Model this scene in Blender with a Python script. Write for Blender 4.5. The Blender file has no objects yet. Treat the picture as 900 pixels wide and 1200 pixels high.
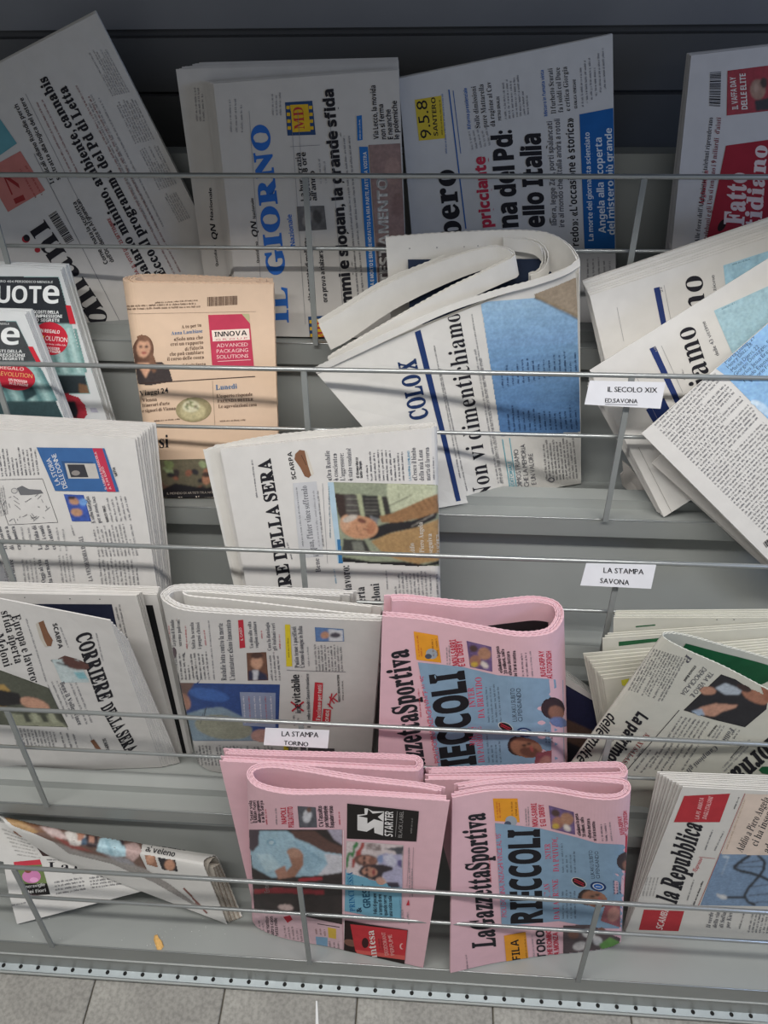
import bpy, bmesh, math, random
import numpy as np
from mathutils import Vector, Matrix
from mathutils.geometry import tessellate_polygon

SC = bpy.context.scene
COL = SC.collection
R = math.radians

# ------------------------------------------------------------------ camera
EYE = np.array([0.0, 0.0, 1.66])
PITCH, ROLL, YAW, FOC = R(46.0), R(1.92266), R(-5.03207), 900.0
cp, sp = math.cos(PITCH), math.sin(PITCH)
FW = np.array([math.sin(YAW) * cp, math.cos(YAW) * cp, -sp])
_r = np.array([math.cos(YAW), -math.sin(YAW), 0.0])
_d = np.cross(FW, _r)
RT = math.cos(ROLL) * _r + math.sin(ROLL) * _d
DN = -math.sin(ROLL) * _r + math.cos(ROLL) * _d
cam_data = bpy.data.cameras.new('camera')
cam_data.sensor_fit = 'VERTICAL'
cam_data.sensor_height = 24.0
cam_data.lens = 24.0 * FOC / 1200.0
cam_data.clip_start = 0.02
cam = bpy.data.objects.new('camera', cam_data)
COL.objects.link(cam)
M = Matrix.Identity(4)
for i in range(3):
    M[i][0] = RT[i]; M[i][1] = -DN[i]; M[i][2] = -FW[i]; M[i][3] = EYE[i]
cam.matrix_world = M
SC.camera = cam

# ------------------------------------------------------------------ light
SC.view_settings.view_transform = 'Standard'
SC.view_settings.look = 'None'
SC.view_settings.gamma = 1.0
SC.view_settings.use_curve_mapping = False
SC.view_settings.exposure = 0.0
world = bpy.data.worlds.new('shop_ambient')
SC.world = world
world.use_nodes = True
world.node_tree.nodes['Background'].inputs[0].default_value = (0.93, 0.97, 1.0, 1)
world.node_tree.nodes['Background'].inputs[1].default_value = 0.24


def area(name, loc, target, sx, sy, power, color):
    l = bpy.data.lights.new(name, 'AREA')
    l.shape = 'RECTANGLE'; l.size = sx; l.size_y = sy
    l.energy = power; l.color = color
    o = bpy.data.objects.new(name, l)
    COL.objects.link(o)
    o.location = loc
    d = Vector(target) - Vector(loc)
    o.rotation_euler = d.to_track_quat('-Z', 'Y').to_euler()
    return o


# a long ceiling tube parallel to the rack, a little behind the viewer, and a second row
area('ceiling_tube_light', (-0.2, 0.0, 2.85), (-0.2, 0.6, 0.9), 3.2, 0.15, 60, (1.0, 0.975, 0.94))
area('ceiling_tube_light_far', (0.0, -2.6, 2.9), (0.0, 0.6, 0.9), 4.0, 0.3, 5, (1.0, 0.98, 0.96))
area('blue_fill_right', (2.3, 0.2, 1.75), (0.7, 1.1, 1.55), 0.5, 0.5, 14, (0.45, 0.62, 1.0))  # added bluish light out of view, gives the upper right its blue glow


# ------------------------------------------------------------------ materials
MATS = {}


def srgb(h):
    c = [int(h[i:i + 2], 16) / 255 for i in (0, 2, 4)]
    return tuple(x / 12.92 if x < 0.04045 else ((x + 0.055) / 1.055) ** 2.4 for x in c)


def mat(hexc, kind='ink', var=0.08, scale=60.0, rough=0.85, metal=0.0, bump=0.0, stretch=None):
    key = (hexc, kind, var, scale, rough, metal, bump, stretch)
    if key in MATS:
        return MATS[key]
    m = bpy.data.materials.new(kind + '_' + hexc)
    m.use_nodes = True
    nt = m.node_tree
    b = nt.nodes['Principled BSDF']
    b.inputs['Roughness'].default_value = rough
    b.inputs['Metallic'].default_value = metal
    b.inputs['Specular IOR Level'].default_value = 0.25 if kind != 'metal' else 0.5
    c = srgb(hexc)
    tc = nt.nodes.new('ShaderNodeTexCoord')
    mp = nt.nodes.new('ShaderNodeMapping')
    nz = nt.nodes.new('ShaderNodeTexNoise')
    nz.inputs['Scale'].default_value = scale
    nz.inputs['Detail'].default_value = 4
    if stretch:
        mp.inputs['Scale'].default_value = stretch
    rp = nt.nodes.new('ShaderNodeValToRGB')
    rp.color_ramp.elements[0].position = 0.25
    rp.color_ramp.elements[1].position = 0.75
    rp.color_ramp.elements[0].color = tuple(x * (1 - var) for x in c) + (1,)
    rp.color_ramp.elements[1].color = tuple(min(1, x * (1 + var)) for x in c) + (1,)
    nt.links.new(tc.outputs['Object'], mp.inputs[0])
    nt.links.new(mp.outputs[0], nz.inputs[0])
    nt.links.new(nz.outputs[0], rp.inputs[0])
    nt.links.new(rp.outputs[0], b.inputs['Base Color'])
    if bump:
        bp = nt.nodes.new('ShaderNodeBump')
        bp.inputs['Strength'].default_value = bump
        bp.inputs['Distance'].default_value = 0.003
        nz2 = nt.nodes.new('ShaderNodeTexNoise')
        nz2.inputs['Scale'].default_value = scale * 0.4
        nt.links.new(tc.outputs['Object'], nz2.inputs[0])
        nt.links.new(nz2.outputs[0], bp.inputs['Height'])
        nt.links.new(bp.outputs[0], b.inputs['Normal'])
    MATS[key] = m
    return m


def tile_mat():
    m = bpy.data.materials.new('stone_tile')
    m.use_nodes = True
    nt = m.node_tree
    b = nt.nodes['Principled BSDF']
    b.inputs['Roughness'].default_value = 0.7
    tc = nt.nodes.new('ShaderNodeTexCoord')
    n1 = nt.nodes.new('ShaderNodeTexNoise'); n1.inputs['Scale'].default_value = 9; n1.inputs['Detail'].default_value = 8
    n2 = nt.nodes.new('ShaderNodeTexNoise'); n2.inputs['Scale'].default_value = 160; n2.inputs['Detail'].default_value = 3
    r1 = nt.nodes.new('ShaderNodeValToRGB'); r2 = nt.nodes.new('ShaderNodeValToRGB')
    r1.color_ramp.elements[0].position = 0.3; r1.color_ramp.elements[1].position = 0.75
    r1.color_ramp.elements[0].color = srgb('8d8a84') + (1,)
    r1.color_ramp.elements[1].color = srgb('aaa79f') + (1,)
    r2.color_ramp.elements[0].position = 0.35; r2.color_ramp.elements[1].position = 0.6
    r2.color_ramp.elements[0].color = (0.62, 0.62, 0.62, 1); r2.color_ramp.elements[1].color = (1, 1, 1, 1)
    mx = nt.nodes.new('ShaderNodeMixRGB'); mx.blend_type = 'MULTIPLY'; mx.inputs[0].default_value = 0.7
    for n in (n1, n2):
        nt.links.new(tc.outputs['Object'], n.inputs[0])
    nt.links.new(n1.outputs[0], r1.inputs[0]); nt.links.new(n2.outputs[0], r2.inputs[0])
    nt.links.new(r1.outputs[0], mx.inputs[1]); nt.links.new(r2.outputs[0], mx.inputs[2])
    nt.links.new(mx.outputs[0], b.inputs['Base Color'])
    return m


METAL = mat('989b98', 'metal', 0.04, 14, 0.45, 0.12, 0.02)
WIRE = mat('a9acab', 'metal', 0.05, 30, 0.3, 0.7)
STRIP = mat('858886', 'metal', 0.06, 60, 0.6, 0.1)
ZINC = mat('a4acae', 'metal', 0.05, 50, 0.4, 0.4)
DARK = mat('555555', 'metal', 0.08, 8, 0.5, 0.0)
DARK2 = mat('747578', 'metal', 0.08, 8, 0.5, 0.0)


# ------------------------------------------------------------------ objects
def tag(o, label=None, cat=None, group=None, kind=None):
    if label: o['label'] = label
    if cat: o['category'] = cat
    if group: o['group'] = group
    if kind: o['kind'] = kind
    return o


def thing(name, label, cat, loc, group=None):
    o = bpy.data.objects.new(name, None)
    COL.objects.link(o)
    o.empty_display_size = 0.02
    o.location = [float(v) for v in loc]
    return tag(o, label, cat, group)


def mesh_obj(name, V, F, mats, parent=None, idx=None, smooth=False):
    me = bpy.data.meshes.new(name)
    V = np.asarray(V, float)
    if parent is not None:
        p = parent
        off = np.zeros(3)
        while p is not None:
            off += np.array(p.location); p = p.parent
        V = V - off
    me.from_pydata([tuple(v) for v in V.tolist()], [], [tuple(int(i) for i in f) for f in F])
    for m in (mats if isinstance(mats, (list, tuple)) else [mats]):
        me.materials.append(m)
    if idx is not None:
        me.polygons.foreach_set('material_index', np.asarray(idx, np.int32))
    if smooth:
        me.polygons.foreach_set('use_smooth', [True] * len(me.polygons))
    o = bpy.data.objects.new(name, me)
    COL.objects.link(o)
    if parent is not None:
        o.parent = parent
    return o


class MB:
    def __init__(s): s.V = []; s.F = []
    def quadbox(s, P):          # 8 corners: 0-3 one end loop, 4-7 the other
        b = len(s.V); s.V += [list(p) for p in P]
        for f in ((3, 2, 1, 0), (4, 5, 6, 7), (0, 1, 5, 4), (1, 2, 6, 5), (2, 3, 7, 6), (3, 0, 4, 7)):
            s.F.append([b + i for i in f])
    def box(s, lo, hi):
        (a, b, c), (d, e, f) = lo, hi
        s.quadbox([(a, b, c), (d, b, c), (d, e, c), (a, e, c), (a, b, f), (d, b, f), (d, e, f), (a, e, f)])
    def tube(s, a, b, r, n=8):
        a = Vector(a); b = Vector(b); d = (b - a).normalized()
        u = d.orthogonal().normalized(); w = d.cross(u)
        k = len(s.V)
        for p in (a, b):
            for i in range(n):
                t = 2 * math.pi * i / n
                s.V.append(list(p + r * (math.cos(t) * u + math.sin(t) * w)))
        for i in range(n):
            j = (i + 1) % n
            s.F.append([k + i, k + j, k + n + j, k + n + i])
        s.F.append([k + i for i in range(n)][::-1]); s.F.append([k + n + i for i in range(n)])
    def build(s, name, m, parent=None, smooth=False):
        return mesh_obj(name, s.V, s.F, m, parent, None, smooth)


# ------------------------------------------------------------------ survey of the rack: a cross-section (Y, Z) repeated for five tiers
W1 = np.array([0.92602, 1.27777]); STEP = np.array([-0.14367, -0.17954])
REL = dict(w1=(0, 0), w2=(-0.0114, -0.08725), lip=(-0.04239, -0.21016), lipb=(-0.04492, -0.24061),
           junc=(0.06642, -0.24178), ptop=(0.13552, -0.02687))
ROD_X0, ROD_S = -0.56421, 0.4012


def P2(t, k): return W1 + t * STEP + np.array(REL[k])


BACKD = P2(0, 'ptop') - P2(0, 'junc'); BACKD /= np.linalg.norm(BACKD)
BACKN = np.array([BACKD[1], -BACKD[0]]); BACKN *= -np.sign(BACKN[0])         # towards the viewer
FLD = P2(0, 'lip') - P2(0, 'junc'); FLD /= np.linalg.norm(FLD)
FLN = np.array([-FLD[1], FLD[0]]); FLN *= np.sign(FLN[1])


def ray(x, y): return FW + (x - 450) / FOC * RT + (y - 600) / FOC * DN


def hit(x, y, o, n):
    v = ray(x, y)
    s = ((o - EYE[1:]) @ n) / (v[1:] @ n)
    return EYE + v * s


def onback(x, y, t, g): return hit(x, y, P2(t, 'junc') + BACKN * g, BACKN)
def onfloor(x, y, t, h=0.003): return hit(x, y, P2(t, 'junc') + FLN * h, FLN)


def floorx(x, t, pos, h=0.003):          # point of the tray floor, pos metres in front of the back panel, seen at column x
    o = P2(t, 'junc') + FLD * pos + FLN * h
    b = np.array([0.0, o[0], o[1]]) - EYE
    k = (x - 450) / FOC
    b[0] = (k * (b @ FW) - b @ RT) / (RT[0] - k * FW[0])
    return b + EYE


def onz(x, y, z):
    v = ray(x, y); return EYE + v * ((z - EYE[2]) / v[2])


def ony(x, y, Y):
    v = ray(x, y); return EYE + v * (Y / v[1])


def proj(P):
    Q = P - EYE
    d = Q @ FW
    return np.stack([450 + FOC * (Q @ RT) / d, 600 + FOC * (Q @ DN) / d], -1)


def corner(c, t):
    """(x,y,g): on the plane g in front of the back panel; ('f',x,pos): on the tray floor; ('F',x,y): on the floor where seen"""
    if c[0] == 'f': return floorx(c[1], t, c[2])
    if c[0] == 'F': return onfloor(c[1], c[2], t)
    return onback(c[0], c[1], t, c[2])


def x3(x, p): return (x, p[0], p[1])


# ------------------------------------------------------------------ rack
XL, XR = -1.35, 1.45
rack = thing('newspaper_rack', 'grey metal stepped rack with five trays and wire guards holding newspapers', 'rack', (0, 0.65, 0))


def bar(mb, p, q, th, n, x0=XL, x1=XR):
    """metal sheet from p to q in the YZ profile, thickness th to the side -n"""
    p = np.array(p); q = np.array(q); m = np.array(n) * th
    mb.quadbox([x3(x0, p), x3(x0, q), x3(x0, q - m), x3(x0, p - m), x3(x1, p), x3(x1, q), x3(x1, q - m), x3(x1, p - m)])


for t in range(5):
    j, l, lb, pt = P2(t, 'junc'), P2(t, 'lip'), P2(t, 'lipb'), P2(t, 'ptop')
    mb = MB(); bar(mb, j - FLN * 0.004, pt, 0.0015, BACKN)
    mb.box((XL, pt[0], pt[1] - 0.001), (XR, pt[0] + 0.022, pt[1] + 0.001))
    bp = mb.build('shelf_back', METAL, rack)
    mb = MB(); bar(mb, j, l, 0.0015, FLN)
    mb.build('shelf_floor', METAL, rack)
    mb = MB()
    lz = lb if t < 4 else l + np.array([-0.004, -0.116])
    bar(mb, l + np.array([0, 0.0006]), lz, 0.0015, (-1, 0))
    if t < 4:
        mb.box((XL, lz[0], lz[1] - 0.0015), (XR, lz[0] + 0.03, lz[1]))
    mb.build('front_lip', METAL, rack)
    mb = MB(); mb.tube(x3(XL, l + [0.0005, 0.0005]), x3(XR, l + [0.0005, 0.0005]), 0.0012, 6)
    mb.build('lip_edge', WIRE, rack, True)
    w1, w2 = P2(t, 'w1'), P2(t, 'w2')
    mb = MB(); mb.tube(x3(XL, w1), x3(XR, w1), 0.0031, 10); mb.build('guard_wire', WIRE, rack, True)
    mb = MB(); mb.tube(x3(XL, w2), x3(XR, w2), 0.0026, 10); mb.build('guard_wire', WIRE, rack, True)
    for k in range(-1, 5):
        x = ROD_X0 + ROD_S * k
        mb = MB()
        d = (l - w1) / np.linalg.norm(l - w1); n = np.array([d[1], -d[0]]); n *= -np.sign(n[0])
        a = w1 + d * 0.002 + n * 0.0002; b = l + n * 0.0018
        hw = 0.0035
        mb.quadbox([(x - hw, *a), (x + hw, *a), (x + hw, *(a + n * 0.003)), (x - hw, *(a + n * 0.003)),
                    (x - hw, *b), (x + hw, *b), (x + hw, *(b + n * 0.003)), (x - hw, *(b + n * 0.003))])
        mb.build('divider_rod', STRIP, rack)
# lit panel edge under the fourth tray's lip, added as a bright wire-like rod
e = P2(4, 'ptop'); mb = MB()
pe = P2(3, 'lipb') + np.array([0.004, -0.012])
mb.tube(x3(XL, pe), x3(XR, pe), 0.0026, 8); mb.build('guard_wire', WIRE, rack, True)
# second fold line of the bottom front
l4 = P2(4, 'lip'); fb = l4 + np.array([-0.004, -0.116])
mb = MB(); mb.box((XL, l4[0] - 0.0042, l4[1] - 0.058), (XR, l4[0] - 0.001, l4[1] - 0.056)); mb.build('front_bead', METAL, rack)
# perforated ledge, 25 mm pitch
pitch = 0.0295; V = []; F = []
y0, y1, zl = fb[0] + 0.001, fb[0] - 0.0085, fb[1]
nh = int((XR - XL) / pitch)
for i in range(nh):
    cx = XL + (i + 0.5) * pitch; cy = (y0 + y1) / 2 + 0.0002; b = len(V); N = 16
    hx, hy0, hy1 = pitch / 2, y0 - cy, cy - y1
    for k in range(N):
        a = 2 * math.pi * k / N; ca, sa = math.cos(a), math.sin(a)
        V.append((cx + 0.0033 * ca, cy + 0.0033 * sa, zl))
    for k in range(N):
        a = 2 * math.pi * k / N; ca, sa = math.cos(a), math.sin(a)
        s = min(hx / max(abs(ca), 1e-6), (hy0 if sa > 0 else hy1) / max(abs(sa), 1e-6))
        V.append((cx + s * ca, cy + s * sa, zl))
    for qx, qy in ((hx, hy0), (-hx, hy0), (-hx, -hy1), (hx, -hy1)):
        ka = int(round(math.atan2(qy, qx) / (2 * math.pi / N))) % N
        V[b + N + ka] = (cx + qx, cy + qy, zl)
    for k in range(N):
        V.append((V[b + k][0], V[b + k][1], zl - 0.0008))
    for k in range(N):
        m = (k + 1) % N
        F.append((b + k, b + N + k, b + N + m, b + m)); F.append((b + k, b + m, b + 2 * N + m, b + 2 * N + k))
mesh_obj('perforated_ledge', V, F, ZINC, rack)
mb = MB(); mb.box((XL, y1 + 0.0005, zl - 0.004), (XR, y0 - 0.0005, zl - 0.003)); mb.build('ledge_hole_shade', mat('141414', 'metal', .05, 20, .8), rack)  # black strip added under the ledge, stands for the shade inside its holes
mb = MB(); mb.box((XL, y1 - 0.0015, zl - 0.006), (XR, y1, zl + 0.0003)); mb.build('ledge_edge', ZINC, rack)
mb = MB(); mb.box((XL, y1 - 0.004, zl - 0.014), (XR, y1 + 0.02, zl - 0.0065)); mb.build('ledge_edge', METAL, rack)
FZ = zl - 0.022
mb = MB(); mb.box((XL, y1 + 0.01, FZ), (XR, y1 + 0.014, zl - 0.004)); mb.build('kick_plate', DARK, rack)
mb = MB(); mb.box((XL - 0.012, y1 + 0.01, FZ), (XL - 0.001, 1.21, 0.9)); mb.build('side_panel', METAL, rack)
mb = MB(); mb.box((XR + 0.001, y1 + 0.01, FZ), (XR + 0.012, 1.21, 0.9)); mb.build('side_panel', METAL, rack)
# upright board behind the top tray and canopy above it
YB = 1.16


def zat(x, y, Y): return ony(x, y, Y)[2]


zs = [zat(450, v, YB) for v in (-60, 44, 112, 178, 330)]
for a, b, m, dy in ((zs[1] + 0.012, zs[0] + 1.0, DARK2, 0.0), (zs[2] + 0.004, zs[1], DARK, 0.006), (zs[3], zs[2], DARK, 0.0), (0.9, zs[3] - 0.004, DARK, 0.004)):
    mb = MB(); mb.box((XL, YB + dy, b), (XR, YB + dy + 0.012, a)); mb.build('upright_panel', m, rack)
mb = MB(); mb.box((XL, YB + 0.02, 0.5), (XR, YB + 0.03, 2.6)); mb.build('upright_backing', DARK, rack)
_p = onback(400, 332, 0, 0.075)
CAN = (_p[1] * (2.85 - 1.98) / (2.85 - _p[2]) - 0.011, 1.98)      # front edge of the canopy (Y, Z)
mb = MB(); mb.box((XL, CAN[0], CAN[1]), (XR, YB + 0.02, CAN[1] + 0.03)); mb.build('canopy', DARK2, rack)

# ------------------------------------------------------------------ floor: stone tiles
xs = [onz(a, b, FZ)[0] for a, b in ((110, 1153), (262, 1163), (417.7, 1172.4), (578, 1180), (740, 1195))]
TS = (xs[4] - xs[0]) / 4
mb = MB(); mb.box((-2.2, -1.2, FZ - 0.05), (2.2, 1.8, FZ - 0.006)); fl = mb.build('floor', mat('6b665c', 'grout', 0.15, 40), None)
fl['kind'] = 'structure'
TM = tile_mat(); rnd = random.Random(3)
me = None
for i in range(-5, 8):
    for j in range(-2, 5):
        x = xs[0] + TS * i; y = y1 + 0.045 + TS * (j - 3)
        if me is None:
            g = TS / 2 - 0.0012; c = 0.0015
            V = [(-g, -g, -0.006), (g, -g, -0.006), (g, g, -0.006), (-g, g, -0.006), (-g, -g, -c), (g, -g, -c), (g, g, -c), (-g, g, -c),
                 (-g + c, -g + c, 0), (g - c, -g + c, 0), (g - c, g - c, 0), (-g + c, g - c, 0)]
            F = [(0, 1, 5, 4), (1, 2, 6, 5), (2, 3, 7, 6), (3, 0, 4, 7), (4, 5, 9, 8), (5, 6, 10, 9), (6, 7, 11, 10), (7, 4, 8, 11), (8, 9, 10, 11)]
            o = mesh_obj('tile', V, F, TM); me = o.data
        else:
            o = bpy.data.objects.new('tile', me); COL.objects.link(o)
        o.parent = fl
        o.location = (x + TS / 2, y + TS / 2, FZ + rnd.uniform(-0.0006, 0))

# ------------------------------------------------------------------ lettering
def _shift(s, A, a, d0=None):
    out = []
    for c in s:
        if 'A' <= c <= 'Z': out.append(chr(A + ord(c) - 65))
        elif 'a' <= c <= 'z': out.append(chr(a + ord(c) - 97))
        elif d0 and '0' <= c <= '9': out.append(chr(d0 + ord(c) - 48))
        else: out.append(c)
    return ''.join(out)


AZ = 'ABCDEFGHIJKLMNOPQRSTUVWXYZabcdefghijklmnopqrstuvwxyz'
CH = AZ + '0123456789.,:;!?&«»*-\'"()%èùòàìÈ'
STY = {'n': None, 'S': (0x1D400, 0x1D41A), 'B': (0x1D5D4, 0x1D5EE), 's': (0x1D400, 0x1D41A), 'b': (0x1D5D4, 0x1D5EE)}
CAPH = {'n': 0.7, 's': 0.69, 'b': 0.71}
GL = {}
OFF = {'m': 0.022, 'S': 0.026, 'B': 0.03}


def glyphs(sty):
    if sty in GL: return GL[sty]
    if sty == 'j':                                                # slanted bold
        GL[sty] = {k: (v + np.stack([v[:, 1] * 0.2, v[:, 1] * 0], 1), t, w) for k, (v, t, w) in glyphs('b').items()}
        return GL[sty]
    if sty == 'm':                                                # emboldened basic face
        chars, body = CH, CH
    else:
        chars = CH if STY[sty] is None else AZ
        body = chars if STY[sty] is None else _shift(chars, *STY[sty])
    c = bpy.data.curves.new('lettering', 'FONT')
    c.body = '\n'.join(body); c.resolution_u = 2
    if sty in OFF: c.offset = OFF[sty]
    o = bpy.data.objects.new('lettering', c); COL.objects.link(o)
    me = o.to_mesh()
    V = np.array([v.co[:2] for v in me.vertices]); me.calc_loop_triangles()
    T = np.array([t.vertices[:] for t in me.loop_triangles])
    o.to_mesh_clear(); bpy.data.objects.remove(o); bpy.data.curves.remove(c)
    cy = V[T].mean(1)[:, 1]
    row = np.round(-(cy - 0.25)).astype(int)
    tab = {}
    for k, ch in enumerate(chars):
        tt = T[row == k]
        if len(tt) == 0: continue
        u, inv = np.unique(tt, return_inverse=True)
        v = V[u].copy(); v[:, 1] += k
        v /= CAPH.get(sty, 0.7)
        x0, x1 = v[:, 0].min(), v[:, 0].max()
        v[:, 0] -= x0
        tab[ch] = (v, inv.reshape(-1, 3), x1 - x0)
    if 'h' not in tab or 'A' not in tab: raise RuntimeError('glyph rows ' + sty)
    if sty in 'sbSB':
        for ch, g in glyphs('m').items(): tab.setdefault(ch, g)
    GL[sty] = tab
    return tab


def layout(s, sty):
    tab = glyphs(sty); V = []; T = []; n = 0; x = 0.0; gap = 0.055 if sty in 'SB' else 0.105
    for ch in s:
        if ch == ' ': x += 0.32; continue
        if ch not in tab: x += 0.3; continue
        v, t, w = tab[ch]
        V.append(v + [x, 0]); T.append(t + n); n += len(v)
        x += w + gap
    return np.concatenate(V), np.concatenate(T), x - gap


# ------------------------------------------------------------------ newspapers
INK = '232227'
NEWS = 'c9c6c1'


class Surf:
    """printing interface: everything printed is laid on the real page; pixel columns of the photograph serve as the layout grid"""
    def begin(s):
        s.P = {}
        s.lay = 0; s.seg = 8.0
    def bucket(s, part):
        return s.P.setdefault(part, dict(V=[], T=[], I=[], M=[], L=[], n=0))
    def add(s, part, V, T, color, kind='shape'):
        V = np.asarray(V, float); T = np.asarray(T, int)
        if kind == 'shape': s.lay += 1
        lift = 0.0003 + 0.000014 * s.lay + (0.00005 if kind == 'text' else 0)
        s.P.setdefault(part, []).append((V, T, color, lift, kind))
    def text(s, txt, p0, p1, h, color=INK, sty='b', part='headline', up=None, fit=True):
        V, T, w = layout(txt, 'n' if sty == 'i' else sty)
        p0 = np.array(p0, float); p1 = np.array(p1, float)
        d = (p1 - p0)
        if not fit: d = d / np.linalg.norm(d) * w * h
        u = np.array([d[1], -d[0]]); u /= np.linalg.norm(u)
        if part in PHOTO: part = 'photo_caption'
        if up is not None: u = np.array(up, float) / np.linalg.norm(up)
        s.add(part, p0 + V[:, :1] / w * d + V[:, 1:] * h * u, T, color, 'text')
    def rect(s, q, color, part='photograph', n=6):
        q = np.array(q, float); a = np.linspace(0, 1, n + 1)
        A, B = np.meshgrid(a, a)
        A = A.ravel()[:, None]; B = B.ravel()[:, None]
        V = (q[0] * (1 - A) + q[1] * A) * (1 - B) + (q[3] * (1 - A) + q[2] * A) * B
        T = []
        for i in range(n):
            for j in range(n):
                k = i * (n + 1) + j
                T += [(k, k + 1, k + n + 2), (k, k + n + 2, k + n + 1)]
        s.add(part, V, T, color)
    def line(s, p, q, w, color=INK, part='body_text', n=8):
        p = np.array(p, float); q = np.array(q, float); d = q - p
        u = np.array([-d[1], d[0]]); u = u / np.linalg.norm(u) * w / 2
        a = np.linspace(0, 1, n + 1)[:, None]
        V = np.concatenate([p + d * a + u, p + d * a - u]); T = []
        for i in range(n): T += [(i, i + 1, n + 2 + i), (i, n + 2 + i, n + 1 + i)]
        s.add(part, V, T, color)
    def poly(s, pts, color, part='photograph'):
        T = tessellate_polygon([[Vector((x, y, 0)) for x, y in pts]])
        s.add(part, pts, T, color)
    def blob(s, cx, cy, rx, ry, color, rot=0, part='photograph', n=18):
        a = np.linspace(0, 2 * np.pi, n, endpoint=False); c, q = math.cos(R(rot)), math.sin(R(rot))
        x = rx * np.cos(a); y = ry * np.sin(a)
        V = np.stack([cx + x * c - y * q, cy + x * q + y * c], 1); V = np.concatenate([V, [[cx, cy]]])
        s.add(part, V, [(i, (i + 1) % n, n) for i in range(n)], color)
    def body(s, A, B, C, n, color='3a3a3e', part='body_text', seed=1, ragged=0.12, cw=0.5, wt=0.15):
        """n lines of small type: first line runs A to B, last line starts at C"""
        rn = random.Random(seed * 77 + n)
        A, B, C = (np.array(v, float) for v in (A, B, C))
        d = B - A; L = np.linalg.norm(d); d = d / L
        st = (C - A) / max(n - 1, 1); lh = np.linalg.norm(st) if n > 1 else 3.0
        u = np.array([d[1], -d[0]])
        xh = min(lh, 3.7) * 0.47; V = []; T = []
        def q(o, x0, x1, y0, y1):
            k = len(V)
            for x, y in ((x0, y0), (x1, y0), (x1, y1), (x0, y1)): V.append(o + d * x + u * y)
            T.append((k, k + 1, k + 2)); T.append((k, k + 2, k + 3))
        for i in range(n):
            o = A + st * i; x = 0; end = L * (1 - rn.random() * ragged) if rn.random() < .9 else L * rn.uniform(.4, .8)
            while x < end:
                for c in range(rn.choice((2, 3, 4, 5, 6, 7, 8))):
                    w = xh * cw * rn.choice((.7, 1, 1, 1.1)); r_ = rn.random(); t = xh * wt
                    if x + w > end: break
                    top = xh * (1.5 if r_ > .78 else 1.0)
                    q(o, x, x + t, 0 if r_ > .08 else -xh * .45, top)
                    if r_ > .2:
                        q(o, x + w - t, x + w, 0, xh)
                        if r_ > .45: q(o, x, x + w, xh * (1 - wt * 1.3), xh)
                        if r_ < .75: q(o, x, x + w, 0, xh * wt * 1.1)
                    x += w + xh * cw * .38
                x += xh * cw * 1.3
        if V: s.add(part, np.array(V), T, color, 'text')
    def barcode(s, q, n=22, color=INK, part='barcode', seed=4):
        """quad q: bars run q0-q3, stepping along q0-q1"""
        rn = random.Random(seed); q = np.array(q, float); V = []; T = []; x = 0
        while x < 1:
            w = rn.choice((1, 1, 2, 3)) / (n * 3.2)
            k = len(V); e = min(1, x + w)
            V += [q[0] + (q[1] - q[0]) * x, q[0] + (q[1] - q[0]) * e, q[3] + (q[2] - q[3]) * e, q[3] + (q[2] - q[3]) * x]
            T += [(k, k + 1, k + 2), (k, k + 2, k + 3)]
            x = e + rn.choice((1, 1, 2)) / (n * 3.2)
        s.add(part, np.array(V), T, color, 'text')
    def flush(s):
        for part, items in s.P.items():
            if part in ('body_text', 'small_print', 'registration_marks'): groups = [items]
            else:                                                  # pieces that touch form one headline, one advert, one photograph
                bb = np.array([[*v.min(0) - 1.2, *v.max(0) + 1.2] for v, *_ in items]); n = len(items); par = list(range(n))
                def find(i):
                    while par[i] != i: i = par[i]
                    return i
                for i in range(n):
                    for j in range(i):
                        if bb[i, 0] < bb[j, 2] and bb[j, 0] < bb[i, 2] and bb[i, 1] < bb[j, 3] and bb[j, 1] < bb[i, 3]: par[find(i)] = find(j)
                gd = {}
                for i in range(n): gd.setdefault(find(i), []).append(items[i])
                groups = list(gd.values())
            for g in groups:
                if part in PHOTO: s.raster(part, g)
                else: s.emit(part, g)
        s.P = {}
    def emit(s, part, items):
        Vs, Ts, Is, Ls, cols, n = [], [], [], [], [], 0
        for V, T, c, l, k in items:
            if c not in cols: cols.append(c)
            Vs.append(V); Ts.append(T + n); Is.append(np.full(len(T), cols.index(c))); Ls.append(np.full(len(V), l)); n += len(V)
        V, T, I, L = map(np.concatenate, (Vs, Ts, Is, Ls))
        for _ in range(7):                                        # large shapes follow the curve of the page: split long edges
            E = np.stack([np.linalg.norm(V[T[:, (k + 1) % 3]] - V[T[:, k]], axis=1) for k in range(3)], 1)
            k = E.argmax(1); big = E.max(1) > s.seg
            if not big.any(): break
            tb = T[big]; kb = k[big]; i = np.arange(len(tb))
            a, b2, c = tb[i, kb], tb[i, (kb + 1) % 3], tb[i, (kb + 2) % 3]
            m = np.arange(len(a)) + len(V)
            V = np.concatenate([V, (V[a] + V[b2]) / 2]); L = np.concatenate([L, np.minimum(L[a], L[b2])])
            T = np.concatenate([T[~big], np.stack([a, m, c], 1), np.stack([m, b2, c], 1)]); I = np.concatenate([I[~big], I[big], I[big]])
        W, ok = s.pmap(V, L)
        good = ok[T].any(1); T = T[good]; I = I[good]
        if len(T) == 0: return None
        T = s.outward(W, T)
        u, inv = np.unique(T, return_inverse=True)
        ms = [mat(c.lstrip('*~'), 'ink') for c in cols]
        o = mesh_obj(part, W[u], inv.reshape(-1, 3), ms, s.root, I)
        if part in ('body_text', 'small_print', 'registration_marks'): o['kind'] = 'stuff'
        return o
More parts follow.
